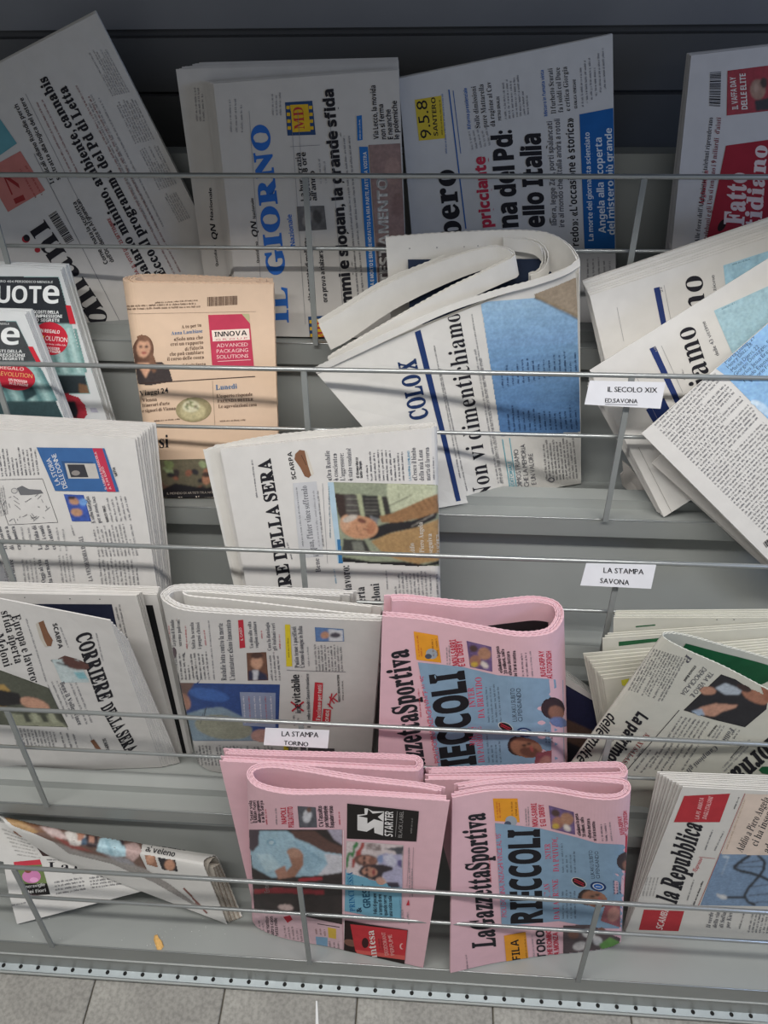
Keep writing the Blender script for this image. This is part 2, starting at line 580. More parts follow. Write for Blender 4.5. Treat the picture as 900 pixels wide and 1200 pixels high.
    def outward(s, W, T):
        a, b, c = W[T[:, 0]], W[T[:, 1]], W[T[:, 2]]
        flip = (np.cross(b - a, c - a) * (EYE - a)).sum(1) < 0
        T = T.copy(); T[flip] = T[flip][:, ::-1]
        return T
    def raster(s, part, items, st=0.9):
        """a printed photograph: shapes blended on a fine lattice of the page, colour carried per point"""
        lo = np.min([v.min(0) for v, *_ in items], 0); hi = np.max([v.max(0) for v, *_ in items], 0)
        nx, ny = int((hi[0] - lo[0]) / st) + 2, int((hi[1] - lo[1]) / st) + 2
        X, Y = np.meshgrid(lo[0] + np.arange(nx) * st, lo[1] + np.arange(ny) * st)
        C = np.zeros((ny, nx, 3)); Mk = np.zeros((ny, nx), bool); rn = np.random.RandomState(int(lo.sum()) % 9999)
        amp = np.zeros((ny, nx))
        for V, T, c, l, k in items:
            col = np.array(srgb(c.lstrip('*~')))
            for t in T:
                a, b, d = V[t]; x0, y0 = np.minimum(np.minimum(a, b), d); x1, y1 = np.maximum(np.maximum(a, b), d)
                i0, i1 = max(int((x0 - lo[0]) / st), 0), int((x1 - lo[0]) / st) + 2; j0, j1 = max(int((y0 - lo[1]) / st), 0), int((y1 - lo[1]) / st) + 2
                x, y = X[j0:j1, i0:i1], Y[j0:j1, i0:i1]
                e = lambda p, q: (q[0] - p[0]) * (y - p[1]) - (q[1] - p[1]) * (x - p[0])
                e1, e2, e3 = e(a, b), e(b, d), e(d, a); q = 0.25
                ins = ((e1 >= -q) & (e2 >= -q) & (e3 >= -q)) | ((e1 <= q) & (e2 <= q) & (e3 <= q))
                C[j0:j1, i0:i1][ins] = col; Mk[j0:j1, i0:i1] |= ins; amp[j0:j1, i0:i1][ins] = .22 if c[0] == '*' else .07
        w = Mk.astype(float)
        for _ in range(2):                                        # soften as halftone print does
            S_ = C * w[..., None]; A = S_.copy(); B = w.copy()
            for dy, dx in ((0, 1), (1, 0), (0, -1), (-1, 0)):
                A += np.roll(S_, (dy, dx), (0, 1)); B += np.roll(w, (dy, dx), (0, 1))
            C = np.where(Mk[..., None], A / np.maximum(B, 1e-6)[..., None], 0)
        for sc in (4, 9):
            gx = np.arange(nx) / sc; gy = np.arange(ny) / sc; R_ = rn.rand(int(gy[-1]) + 3, int(gx[-1]) + 3) * 2 - 1
            ix, iy = gx.astype(int), gy.astype(int); fx, fy = (gx - ix)[None], (gy - iy)[:, None]
            N_ = (R_[iy][:, ix] * (1 - fx) + R_[iy][:, ix + 1] * fx) * (1 - fy) + (R_[iy + 1][:, ix] * (1 - fx) + R_[iy + 1][:, ix + 1] * fx) * fy
            C = C * (1 + amp * N_)[..., None]
        ID = -np.ones((ny, nx), int); ID[Mk] = np.arange(Mk.sum())
        q = np.stack([ID[:-1, :-1], ID[:-1, 1:], ID[1:, 1:], ID[1:, :-1]], -1).reshape(-1, 4); q = q[(q >= 0).all(1)]
        # ring of true outline: the first shape keeps its crisp edge underneath
        base = s.emit(part, [(V, T, c, 0.0003 + 0.000014 * i, k) for i, (V, T, c, l, k) in enumerate(items[:1])])
        P_ = np.stack([X[Mk], Y[Mk]], 1); W, ok = s.pmap(P_, np.full(len(P_), min(l for *_, l, _k in items) + .00003))
        q = q[ok[q].all(1)]
        if len(q) == 0: return
        u, inv = np.unique(q, return_inverse=True); q = inv.reshape(-1, 4); W = W[u]; col = C[Mk][u]
        a, b, d = W[q[0]][:3]
        if np.cross(b - a, d - a) @ (EYE - a) < 0: q = q[:, ::-1]
        me = bpy.data.meshes.new('print')
        off = np.array(s.root.location)
        me.vertices.add(len(W)); me.vertices.foreach_set('co', (W - off).ravel())
        me.loops.add(len(q) * 4); me.loops.foreach_set('vertex_index', q.ravel())
        me.polygons.add(len(q)); me.polygons.foreach_set('loop_start', np.arange(len(q)) * 4)
        me.update(calc_edges=True); me.validate()
        ca = me.color_attributes.new('tone', 'FLOAT_COLOR', 'POINT'); ca.data.foreach_set('color', np.concatenate([np.clip(col, 0, 1), np.ones((len(col), 1))], 1).ravel())
        me.materials.append(photo_mat())
        if base is not None:
            base.name = 'photo_border'
        o = bpy.data.objects.new(part, me); COL.objects.link(o); o.parent = s.root
        if base is not None: base.parent = o; base.location = (0, 0, 0)


PHOTO = {'photograph', 'cover_photo', 'athlete_photo', 'advert_photo'}


def photo_mat():
    if 'photo' in MATS: return MATS['photo']
    m = bpy.data.materials.new('printed_photo'); m.use_nodes = True; nt = m.node_tree; b = nt.nodes['Principled BSDF']; b.inputs['Roughness'].default_value = .6
    at = nt.nodes.new('ShaderNodeAttribute'); at.attribute_name = 'tone'; tc = nt.nodes.new('ShaderNodeTexCoord'); nz = nt.nodes.new('ShaderNodeTexNoise'); nz.inputs['Scale'].default_value = 260
    mx = nt.nodes.new('ShaderNodeMixRGB'); mx.blend_type = 'OVERLAY'; mx.inputs[0].default_value = .3
    nt.links.new(tc.outputs['Object'], nz.inputs[0]); nt.links.new(at.outputs['Color'], mx.inputs[1]); nt.links.new(nz.outputs[0], mx.inputs[2]); nt.links.new(mx.outputs[0], b.inputs['Base Color'])
    MATS['photo'] = m; return m


def smooth_curve(P, step, closed=False):
    """Catmull-Rom through 2-D points, resampled at a fixed step"""
    P = np.asarray(P, float)
    Q = np.concatenate([[2 * P[0] - P[1]], P, [2 * P[-1] - P[-2]]]); out = []
    for i in range(1, len(Q) - 2):
        p0, p1, p2, p3 = Q[i - 1:i + 3]
        for t in np.linspace(0, 1, 12, endpoint=False):
            out.append(0.5 * (2 * p1 + (p2 - p0) * t + (2 * p0 - 5 * p1 + 4 * p2 - p3) * t * t + (3 * p1 - p0 - 3 * p2 + p3) * t ** 3))
    out.append(P[-1]); out = np.array(out)
    s = np.concatenate([[0], np.cumsum(np.linalg.norm(np.diff(out, axis=0), axis=1))])
    n = max(int(s[-1] / step), 4); q = np.linspace(0, s[-1], n)
    return np.stack([np.interp(q, s, out[:, 0]), np.interp(q, s, out[:, 1])], 1)


class Fold(Surf):
    """a folded newspaper: sheets follow a cross-section curve (x along the front, z behind it) and hang down to the tray"""
    def __init__(s, name, label, cat, tier, TL, TR, BR, BL, color=NEWS, group=None, pap=None):
        s.begin(); s.seg = 4.0; s.t = tier; s.color = color
        s.C = [corner(c, tier) for c in (TL, TR, BR, BL)]
        TL, TR, BR, BL = s.C
        s.W = np.linalg.norm(TR - TL); s.ex = (TR - TL) / s.W
        ev = (BL + BR - TL - TR); ev /= np.linalg.norm(ev); s.ev = ev
        n = np.cross(ev, s.ex); n /= np.linalg.norm(n)
        if n @ (EYE - TL) < 0: n = -n
        s.n = n
        H = (np.linalg.norm(BL - TL) + np.linalg.norm(BR - TR)) / 2
        print('PAPER', name, 'W %.3f H %.3f' % (s.W, H)); s.H = H
        s.zsh = 0.0
        s.bow = 0.0
        b = (BL + BR) / 2
        s.root = thing(name, label, cat, b, group)
        s.mat = pap or mat(color, 'paper', 0.035, 55, 0.8, 0, 0.15)
    def topxz(s, pts):
        out = []
        TL = s.C[0]; m = np.cross(s.ex, s.n)      # plane spanned by ex and n
        for x, y in pts:
            v = ray(x, y); k = ((TL - EYE) @ m) / (v @ m); Pp = EYE + v * k - TL
            out.append((Pp @ s.ex, -(Pp @ s.n)))
        return np.array(out)
    def S(s, x, z, t):
        x = np.asarray(x)[..., None] / s.W; z = np.asarray(z)[..., None]; t = np.asarray(t)[..., None]
        TL, TR, BR, BL = s.C
        return (TL * (1 - x) + TR * x) * (1 - t) + (BL * (1 - x) + BR * x) * t - s.n * (z - s.bow * np.sin(np.clip(t, 0, 1) * np.pi) * (1 - t * .3))
    def sheets(s, curve, n, d, side, t1=1.0, t0=0.0, frontn=0, dx=0.002, zig=0.0004, name='sheet', color=None, zsh=0.0, seed=0, trim=0.0, th=None):
        """curve: (x,z) points; side +1: inside is to the left of travel (travelling to +x with z behind)"""
        rn = random.Random(seed + len(curve)); m = mat(color, 'paper', 0.035, 55, 0.8, 0, 0.15) if color else s.mat
        base = smooth_curve(curve, 0.004)
        T = np.gradient(base, axis=0); T /= np.linalg.norm(T, axis=1)[:, None] + 1e-9
        N = np.stack([-T[:, 1], T[:, 0]], 1) * side
        th = th or d * 0.82
        nt = 6
        for k in range(n):
            q = base + N * (d * k)
            if k: q = q + N * (rn.uniform(-.12, .12) * d)
            i0 = rn.randint(0, 1) if k else 0; i1 = len(q) - (rn.randint(0, 3) if k else 0) - int(trim * k)
            q = q[i0:i1]; Nk = N[i0:i1]; qi = q + Nk * th
            m_ = len(q)
            tt0 = t0 + (rn.uniform(0, dx) / s.H if k else 0)
            tt1 = t1 - (rn.uniform(0, 0.003) / s.H if k else 0)
            zz = np.array([(zig if i % 2 else -zig) for i in range(m_)]) / s.H
            V = []
            for r_ in range(nt + 1):
                t = tt0 + (tt1 - tt0) * r_ / nt
                tv = np.full(m_, t) + (zz if r_ == 0 else 0)
                V.append(s.S(q[:, 0], q[:, 1] * (1 + zsh * t), tv)); V.append(s.S(qi[:, 0], qi[:, 1] * (1 + zsh * t), tv))
            V = np.array(V)                                       # (2(nt+1), m, 3)
            # keep the lower edge on the tray floor
            o = x3(0, P2(s.t, 'junc')); fn = np.array(x3(0, FLN))
            for r_ in range(2 * (nt + 1)):
                h = (V[r_] - np.array(o)) @ fn - 0.0006
                bad = h < 0
                if bad.any():
                    V[r_][bad] += s.ev * (h[bad] / abs(s.ev @ fn))[:, None] * (1 if s.ev @ fn < 0 else -1)
            Vf = V.reshape(-1, 3); F = []
            ix = lambda r, i: r * m_ + i
            for i in range(m_ - 1):
                for r_ in range(nt):
                    F.append((ix(2 * r_, i), ix(2 * r_, i + 1), ix(2 * r_ + 2, i + 1), ix(2 * r_ + 2, i)))
                    F.append((ix(2 * r_ + 1, i), ix(2 * r_ + 3, i), ix(2 * r_ + 3, i + 1), ix(2 * r_ + 1, i + 1)))
                F.append((ix(0, i), ix(1, i), ix(1, i + 1), ix(0, i + 1)))
                F.append((ix(2 * nt, i), ix(2 * nt, i + 1), ix(2 * nt + 1, i + 1), ix(2 * nt + 1, i)))
            for r_ in range(nt):
                for i in (0, m_ - 1):
                    F.append((ix(2 * r_, i), ix(2 * r_ + 2, i), ix(2 * r_ + 3, i), ix(2 * r_ + 1, i)))
            mesh_obj(name, Vf, F, m, s.root)
            s.last = (q, qi)
            if frontn and k == 0:
                s.fc = q; s.zsh = zsh
        return base
    def inner(s, i0, i1, t0, t1, color, part='inner_page_photo', lift=0.0006, off=0.0):
        """print on the inner face of the innermost sheet between two fractions of its length"""
        q, qi = s.last; n = len(q); a, b = int(i0 * (n - 1)), int(i1 * (n - 1))
        N = (qi - q); N /= np.linalg.norm(N, axis=1)[:, None]
        c = (qi + N * lift)[a:b + 1]; V = []
        for t in (t0, t1): V.append(s.S(c[:, 0], c[:, 1], np.full(len(c), t)))
        V = np.concatenate(V); m = len(c)
        F = [(i, i + 1, m + i + 1, m + i) for i in range(m - 1)]
        mesh_obj(part, V, F, mat(color, 'photo', 0.2, 40, 0.5), s.root)
    def setfront(s, base, fold):
        """front part of the outer curve as z(x)"""
        q = base
        i = int(np.argmax(q[:, 0])) if fold == 'R' else int(np.argmin(q[:, 0])) if fold == 'L' else len(q) - 1
        f = q[:i + 1]
        o = np.argsort(f[:, 0]); s.fx = f[o, 0]; s.fz = f[o, 1]
    def pmap(s, V, L):
        x = np.full(len(V), .5 * s.W); t = np.full(len(V), .5)
        def f(x, t): return proj(s.S(x, np.interp(x, s.fx, s.fz) * (1 + s.zsh * t), t))
        e = 1e-4
        for it in range(7):
            p = f(x, t); r = V - p
            jx = (f(x + e, t) - p) / e; jt = (f(x, t + e) - p) / e
            det = jx[:, 0] * jt[:, 1] - jx[:, 1] * jt[:, 0]; det = np.where(abs(det) < 1e-6, 1e-6, det)
            ddx = (r[:, 0] * jt[:, 1] - r[:, 1] * jt[:, 0]) / det; ddt = (jx[:, 0] * r[:, 1] - jx[:, 1] * r[:, 0]) / det
            x = x + np.clip(ddx, -.1, .1); t = t + np.clip(ddt, -.5, .5)
        ok = (t > -0.002) & (t < 1.0) & (x > s.fx[0] - .001) & (x < s.fx[-1] + .001)
        x = np.clip(x, s.fx[0] + .0003, s.fx[-1] - .0003); t = np.clip(t, .002, .999)
        return s.S(x, np.interp(x, s.fx, s.fz) * (1 + s.zsh * t), t) + s.n * L[:, None], ok


def teardrop(W, r, th, back, fold='R', start=0.0, pts=7, wav=0.0, gap=None):
    """cross-section of a folded paper: front from the open side to the fold, round loop of radius r, back at depth th at its end"""
    P = [(start, 0.0), (W * .3, 0.0), (W * .6, 0.0), (W - 2.2 * r, -0.0), (W - 1.3 * r, 0.0004)]
    for k in range(1, pts):
        a = -math.pi / 2 + math.pi * k / pts
        P.append((W - r + r * math.cos(a), r + r * math.sin(a)))
    b0 = W - 1.3 * r
    P.append((b0, 2 * r))
    for f in (.25, .5, .75, 1.0):
        x = b0 - (b0 - (W - back)) * f
        z = 2 * r + (th - 2 * r) * (3 * f * f - 2 * f ** 3) + wav * math.sin(f * 6)
        P.append((x, z))
    P = np.array(P)
    if fold == 'L': P[:, 0] = W - P[:, 0]
    return P


class Stack(Surf):
    """a flat paper or magazine: n leaves interpolated between a front outline and a back outline"""
    def __init__(s, name, label, cat, tier, front, back, n=6, color=NEWS, group=None, th=0.0012, leaf='sheet', floor=True, rough=0.8, colors=None, bend=0.0, edge=None):
        s.begin(); s.t = tier
        Fr = np.array([corner(c, tier) for c in front]); Bk = np.array([corner(c, tier) for c in back])
        # make the front planar through its first three corners
        s.C = Fr
        nn = np.cross(Fr[1] - Fr[0], Fr[2] - Fr[0]); nn /= np.linalg.norm(nn)
        if nn @ (EYE - Fr[0]) < 0: nn = -nn
        s.n = nn; s.quad = len(front) == 4; s.bend = bend
        if s.quad:
            print('STACK', name, 'W %.3f H %.3f' % (np.linalg.norm(Fr[1] - Fr[0]), np.linalg.norm(Fr[2] - Fr[1])))
        s.root = thing(name, label, cat, Fr[np.argmin(Fr[:, 2])], group)
        rn = random.Random(len(name) + tier)
        for k in range(n):
            f = k / max(n - 1, 1)
            Pk = Fr * (1 - f) + Bk * f
            if k: Pk = Pk + np.array([rn.uniform(-.0008, .0008), 0, rn.uniform(-.0008, .0008)])
            m = mat((colors[k % len(colors)] if colors else color), 'paper', 0.035, 55, rough, 0, 0.12)
            s.leaf(Pk, th, m, leaf)
    def grid(s, Pk):
        nu = 9; nv = 9; a = np.linspace(0, 1, nu)
        A, B = np.meshgrid(a, a); A = A.ravel()[:, None]; B = B.ravel()[:, None]
        return (Pk[0] * (1 - A) + Pk[1] * A) * (1 - B) + (Pk[3] * (1 - A) + Pk[2] * A) * B + s.n * s.bend * np.sin(A * np.pi) * 1.0, nu
    def leaf(s, Pk, th, m, name):
        if s.quad:
            V, nu = s.grid(Pk); N = len(V); V2 = V - s.n * th; F = []
            for i in range(nu - 1):
                for j in range(nu - 1):
                    k = i * nu + j
                    F.append((k, k + 1, k + nu + 1, k + nu)); F.append((N + k, N + k + nu, N + k + nu + 1, N + k + 1))
            for i in range(nu - 1):
                for a, b in ((i, i + 1), (i * nu, i * nu + nu), ((nu - 1) * nu + i, (nu - 1) * nu + i + 1), (i * nu + nu - 1, i * nu + 2 * nu - 1)):
                    F.append((a, b, N + b, N + a))
            mesh_obj(name, np.concatenate([V, V2]), F, m, s.root)
        else:
            n = len(Pk); o = Pk.mean(0)
            u = Pk[1] - Pk[0]; u /= np.linalg.norm(u); w = np.cross(s.n, u)
            T = tessellate_polygon([[Vector(((p - o) @ u, (p - o) @ w, 0)) for p in Pk]])
            V = np.concatenate([Pk, Pk - s.n * th])
            F = [tuple(t) for t in T] + [tuple(n + i for i in t[::-1]) for t in T] + [(i, (i + 1) % n, n + (i + 1) % n, n + i) for i in range(n)]
            mesh_obj(name, V, F, m, s.root)
    def pmap(s, V, L):
        if not s.quad:
            v = FW + ((V[:, :1] - 450) / FOC) * RT + ((V[:, 1:] - 600) / FOC) * DN
            k = ((s.C[0] - EYE) @ s.n) / (v @ s.n)
            W = EYE + v * k[:, None]
            q = proj(s.C); ok = np.ones(len(V), bool)
            # inside test in pixels
            ins = np.zeros(len(V), bool); n = len(q)
            for i in range(n):
                x1, y1 = q[i]; x2, y2 = q[(i + 1) % n]
                c = ((y1 > V[:, 1]) != (y2 > V[:, 1])) & (V[:, 0] < (x2 - x1) * (V[:, 1] - y1) / (y2 - y1 + 1e-9) + x1)
                ins ^= c
            return W + s.n * L[:, None], ins
        a = np.full(len(V), .5); b = np.full(len(V), .5); Fr = s.C
        def f3(a, b):
            A = a[:, None]; B = b[:, None]
            return (Fr[0] * (1 - A) + Fr[1] * A) * (1 - B) + (Fr[3] * (1 - A) + Fr[2] * A) * B + s.n * s.bend * np.sin(A * np.pi)
        f = lambda a, b: proj(f3(a, b)); e = 1e-4
        for it in range(7):
            p = f(a, b); r = V - p
            ja = (f(a + e, b) - p) / e; jb = (f(a, b + e) - p) / e
            det = ja[:, 0] * jb[:, 1] - ja[:, 1] * jb[:, 0]; det = np.where(abs(det) < 1e-6, 1e-6, det)
            a = a + np.clip((r[:, 0] * jb[:, 1] - r[:, 1] * jb[:, 0]) / det, -.5, .5)
            b = b + np.clip((ja[:, 0] * r[:, 1] - ja[:, 1] * r[:, 0]) / det, -.5, .5)
        ok = (a > -.004) & (a < 1.004) & (b > -.004) & (b < 1.004)
        a = np.clip(a, .001, .999); b = np.clip(b, .001, .999)
        return f3(a, b) + s.n * L[:, None], ok
GREY = '5a5a60'; MID = '807f83'; PINK = 'd9aab3'; SALM = 'd8b99c'; WHITE = 'd6d4d0'


def dot_row(P, pts, part='registration_marks'):
    for x, y in pts: P.blob(x, y, 0.9, 0.6, '4a4a50', part=part, n=6)


# ================================================================== top tray
A1 = P = Stack('newspaper', 'newspaper leaning diagonally at far left of the top tray, red box on it', 'newspaper', 0,
               [(-60, 105, .028), (113, 15, .028), ('f', 300, .048), ('f', -60, .108)], [(-60, 103, .014), (112, 12, .014), ('f', 302, .036), ('f', -60, .096)], 7, 'c3c0bc', group='newspapers in the top tray')
P.rect([(24, 177), (53, 223), (9.5, 248.5), (-18, 200)], 'b5726b', 'advert')
P.text('17', (30, 234), (13, 196), 13, '8e2f2f', 'n', 'advert')
P.body((50, 228), (30, 192), (43, 231), 2, '8e2f2f', 'advert')
P.poly([(-5, 132), (20, 168), (0, 182), (-12, 160)], '5d929b', 'advert')
P.text('I radicali odiano Rushdie perché', (64, 214), (20, 120), 5, part='headline')
P.text('sottratta alla logica del potere', (71, 210), (27, 114), 5, part='headline')
P.text('mani', (121, 360), (52, 257), 33, sty='s', part='masthead')
P.text('Do', (124, 412), (125, 362), 32, sty='s', part='masthead')
P.blob(30.5, 280, 4.8, 4.4, 'a03038', part='masthead'); P.blob(44, 293, 3.4, 3, 'a03038', part='masthead')
P.barcode([(57, 253), (78, 286), (87, 281), (66, 247)])
P.text('Salario minimo, ambiente, cannabis', (178, 324), (54, 89), 11.5, sty='S')
P.text('Ecco il programma del Pd di Letta', (195, 322), (77, 100), 11.5, sty='S')
P.text('GENDA: IL VOTO DEL 25 SETTEMBRE', (168, 330), (129, 255), 4, '9a3a3a', 'b')
P.text('Come è nata la sconfitta', (127, 308), (89, 236), 5); P.text('dell\'Occidente in Afghanistan', (134, 306), (93, 233), 5)
for a, b, c, n in (((133, 112), (103, 57), (152, 108), 8), ((160, 168), (136, 118), (181, 163), 8), ((188, 222), (163, 172), (207, 215), 8), ((211, 260), (192, 226), (223, 255), 6),
                   ((205, 320), (85, 90), (212, 318), 2), ((86, 205), (42, 115), (92, 202), 2), ((180, 270), (100, 110), (192, 265), 3)):
    P.body(a, b, c, n, MID if n != 2 else '8a5a5a')
P.line((40, 180), (150, 395), .7, MID); P.line((100, 250), (30, 110), .5, MID)

A2 = P = Stack('newspaper', 'newspaper whose blue masthead is mostly hidden behind its front copy, top tray', 'newspaper', 0,
               [(206, 81, .047), (467, 73, .047), ('f', 478, .066), ('f', 248, .066)], [(233, 73, .034), (466, 67, .034), ('f', 478, .052), ('f', 250, .052)], 8, 'c3bfba', group='newspapers in the top tray')
P.text('GIORNO', (292, 320), (275, 146), 21, '2f66b5', 'S', 'masthead')
P.text('IL', (296, 378), (294, 336), 18, '2f66b5', 'S', 'masthead')
P.text('Quotidiano', (256, 312), (253, 287), 3, sty='b'); P.text('QN', (255, 281), (252, 263), 6, sty='j'); P.text('Nazionale', (250, 258), (248, 220), 3.5, sty='b')
P.body((232, 142), (229, 100), (240, 142), 3, MID)

A3 = P = Stack('newspaper', 'newspaper with large blue masthead and a yellow and navy advert, top tray', 'newspaper', 0,
               [(250, 98, .066), (467, 82, .066), ('f', 479, .09), ('f', 282, .09)], [(240, 95, .052), (467, 79, .052), ('f', 479, .072), ('f', 277, .072)], 7, 'c3bfba', bend=.002, group='newspapers in the top tray')
P.text('GIORNO', (334.5, 321), (314, 145), 21, '2f66b5', 'S', 'masthead')
P.text('IL', (338, 378), (336, 336), 18, '2f66b5', 'S', 'masthead')
P.text('Nazionale', (346, 288), (341.6, 251), 5.5, '2f66b5', 'b', 'masthead')
P.text('Quotidiano', (304, 308), (302, 283), 3); P.text('QN', (302.5, 278), (300, 260), 6.5, sty='j'); P.text('Nazionale', (300, 256), (297, 232), 3.4)
P.body((272, 155), (270, 113), (285, 155), 3, MID); P.body((321, 135), (320, 108), (330, 135), 3, MID)
for q, k in (((334, 118, 33, 40), 0), ((361, 369, 33, 38), 1)):
    x, y, w, h = q
    P.rect([(x, y + 2), (x + w - 1, y), (x + w + 3, y + h), (x + 3, y + h + 1)], '2c4770', 'advert')
    P.rect([(x + 6, y + 5), (x + w - 6, y + 4), (x + w - 3, y + h - 4), (x + 9, y + h - 3)], 'd3ab2c', 'advert')
    for i in range(4):
        for sx in (1.6, w - 5):
            P.rect([(x + sx + i * .5, y + 6 + i * 8), (x + sx + 4 + i * .5, y + 6 + i * 8), (x + sx + 4 + i * .5, y + 10 + i * 8), (x + sx + i * .5, y + 10 + i * 8)], 'd3ab2c', 'advert', 1)
    P.text('MD', (x + 23, y + h - 7), (x + 21, y + 7), 12, 'b0393a', 's', 'advert')
P.text('La burocrazia', (358.7, 235), (352, 179), 6); P.text('costa 38 ore', (365, 235), (358, 178), 6); P.text('all\'anno', (371.7, 235), (368.5, 200), 6)
P.rect([(347.8, 242), (380, 241), (383, 269), (350, 271)], '*5e5c5c'); P.blob(360, 256, 5, 9, '8c8682', 20); P.blob(372, 254, 5, 8, '3c3a3a', -15)
P.text('«Ho pensato di mollare»', (367, 355), (361, 278), 5.5); P.text('ora prova a rialzarsi', (384, 354), (378, 292), 5.5)
P.text('mmi e slogan, la grande sfida', (413, 357), (390.5, 104), 12, sty='B')
P.body((421, 350), (403, 150), (427, 349), 2, GREY); P.body((377, 215), (375, 185), (383, 215), 2, MID)
P.rect([(418, 136), (424, 135), (425, 164), (419, 165)], '2b6cb0', 'headline'); P.body((423, 163), (422, 138), (423, 163), 1, WHITE, 'headline')
P.text('Via Lecco, la movida', (444, 163), (440, 100), 6); P.text('non si ferma', (452.6, 163), (449, 122), 6); P.text('E neanche', (460.7, 163), (457.6, 128), 6); P.text('le polemiche', (468, 163), (465, 118), 6)
P.rect([(432, 170), (469, 168), (478, 346), (444, 347)], '~8a706c'); P.rect([(441, 285), (475, 282), (478, 346), (446, 347)], '~3a3032')
P.blob(460, 200, 9, 16, '9c7f78'); P.blob(466, 240, 7, 14, '7d625e')
P.rect([(421, 172), (431, 172), (443, 346), (432, 347)], '2b6cb0', 'headline')
P.text('COLA È MORTO È SEMPRE HO FATTO LA MIA PARTE, FATTE LA VOSTRA', (439, 344), (429.5, 178), 4, WHITE, part='headline')
P.text('TESTAMENTO', (458, 332), (454, 208), 13, '9c9a98', 'b', 'photograph'); P.text('TESTAMENTO', (457, 331), (453.4, 209), 11, 'd0ceca', 'b', 'photograph')
for x in (292, 341, 349, 386): P.line((x, 130), (x + 17, 380), .4, MID)
P.line((340, 172), (375, 170), .5, MID)

A4 = P = Stack('newspaper', 'newspaper with blue front-page box and small yellow number advert, top tray', 'newspaper', 0,
               [(467, 92, .034), (718, 40, .034), ('f', 722, .045), ('f', 492, .045)], [(467, 90, .020), (717, 39, .020), ('f', 723, .032), ('f', 492, .032)], 7, 'c5c4c4', group='newspapers in the top tray')
P.rect([(486, 117), (517, 112), (522, 162), (491, 165)], 'cdb53e', 'advert')
P.text('9.5.8', (506, 161), (500, 117), 13, INK, 'n', 'advert'); P.text('SANTERO', (513.5, 159), (510, 114), 5, INK, 'b', 'advert'); P.body((519, 158), (516, 116), (519, 158), 1, INK, 'advert')
P.text('ibero', (542, 292), (532, 198), 27, sty='S', part='masthead')
P.line((526, 105), (546, 268), 1.5, '2a5da0'); P.line((531, 106), (540, 180), .8, '2a5da0'); P.body((524, 180), (519, 108), (524, 180), 1, '2a5da0')
P.text('Riforma presidenziale', (552, 151), (547, 103), 4, '2a5da0')
for i, tx in enumerate(('Sulle dimissioni', 'pure Mattarella', 'dà ragione al Cav')):
    P.text(tx, (562.7 + 8.8 * i, 150 - i), (557.5 + 8.8 * i, 101 - 2.5 * i), 5.8, sty='s')
P.text('PIETRO SENALDI', (587.5, 141), (585, 113), 3.2); P.body((594, 140), (590, 90), (620, 134), 7, GREY)
P.text('Mistero in fumata vinta', (641.7, 136), (637, 82), 4, '2a5da0')
for i, tx in enumerate(('Il furbetto Scurati', 'fa i soldi col Duce', 'e critica Giorgia')):
    P.text(tx, (651.7 + 8.3 * i, 133 - 1.5 * i), (647.3 + 8.5 * i, 80 - i), 5.8, sty='s')
P.text('GIANLUCA VENEZIANI', (676.5, 127), (674.5, 93), 3.2); P.body((684, 125), (681, 74), (710, 104), 6, GREY)
P.text('pricciante', (576, 266), (568, 183), 12.5, 'b5344a', 'B'); P.text('na del Pd:', (607, 266), (599, 152), 22, sty='B'); P.text('ello Italia', (638, 266), (632.7, 156), 22, sty='B')
P.text('libera, legge Zan, porti spalancati', (652.5, 264), (647, 142), 6.2, GREY, 'b'); P.text('ire al mondo che l\'Italia andrà a rotoli', (661.5, 266), (656, 139), 6.2, GREY, 'b')
P.text('redo»: «L\'occasione è storica»', (678.5, 288), (671.7, 138), 9)
P.rect([(679, 134), (718.6, 126.5), (721.8, 292), (685, 292)], '1d5b9c', 'headline')
P.text('La morte del giornalista scienziato', (695.5, 282), (690.7, 155), 6, 'cfd6dd', 'b'); P.text('Angela alla scoperta', (710, 273), (705, 161), 8.3, 'cfd6dd'); P.text('del mistero più grande', (720.5, 275), (716.8, 150), 8, 'cfd6dd')
P.body((691, 350), (689, 300), (717, 350), 5, MID); P.body((555, 175), (550, 152), (575, 170), 5, MID)

A5 = P = Stack('newspaper', 'newspaper with dark red masthead block at the far right of the top tray', 'newspaper', 0,
               [(810, 65, .060), (985, 44, .060), ('f', 985, .085), ('f', 776, .085)], [(805, 62, .040), (985, 42, .040), ('f', 985, .060), ('f', 768, .060)], 8, 'c4c2c3', group='newspapers in the top tray')
P.barcode([(831, 124), (832, 85), (845, 84), (844, 125)])
P.rect([(852.5, 83), (945, 71), (945, 125), (851.5, 135.5)], '962a36', 'photograph')
P.text('IL VAFFA DAY', (865, 128), (861.9, 90), 7, WHITE, part='photograph'); P.text('DELLE ÉLITE'.replace('É', 'E'), (876, 128), (873.5, 86), 7, WHITE, part='photograph')
P.blob(888, 105, 9, 12, '9c7a6a'); P.blob(895, 97, 4, 6, '40302c'); P.poly([(884, 118), (905, 114), (905, 128), (886, 130)], '2c2a30'); P.blob(886, 103, 3, 6, 'b09080')
P.text('Alle forze dell\'Afghanistan e i talebani riprendevano', (819, 284), (835.5, 138), 5.5, sty='s'); P.text('Afghanistan', (824.5, 240), (830, 200), 5.6, 'b03040', 's')
P.text('i talebani e gli Usa si tengono i 9 miliardi $ d\'aiuti', (829, 284), (845, 138), 5.5, '7a2c34', 's')
P.poly([(850.7, 170.7), (985, 152), (985, 290), (826, 290)], '9a2836', 'masthead')
P.text('Fatto', (871, 264), (875, 203), 23, 'd3c3c3', 'S', 'masthead'); P.text('tidiano', (891, 268), (899, 171), 19, 'd3c3c3', 'S', 'masthead'); P.blob(846, 264, 4, 8, '2a1a1c', 30, 'masthead')

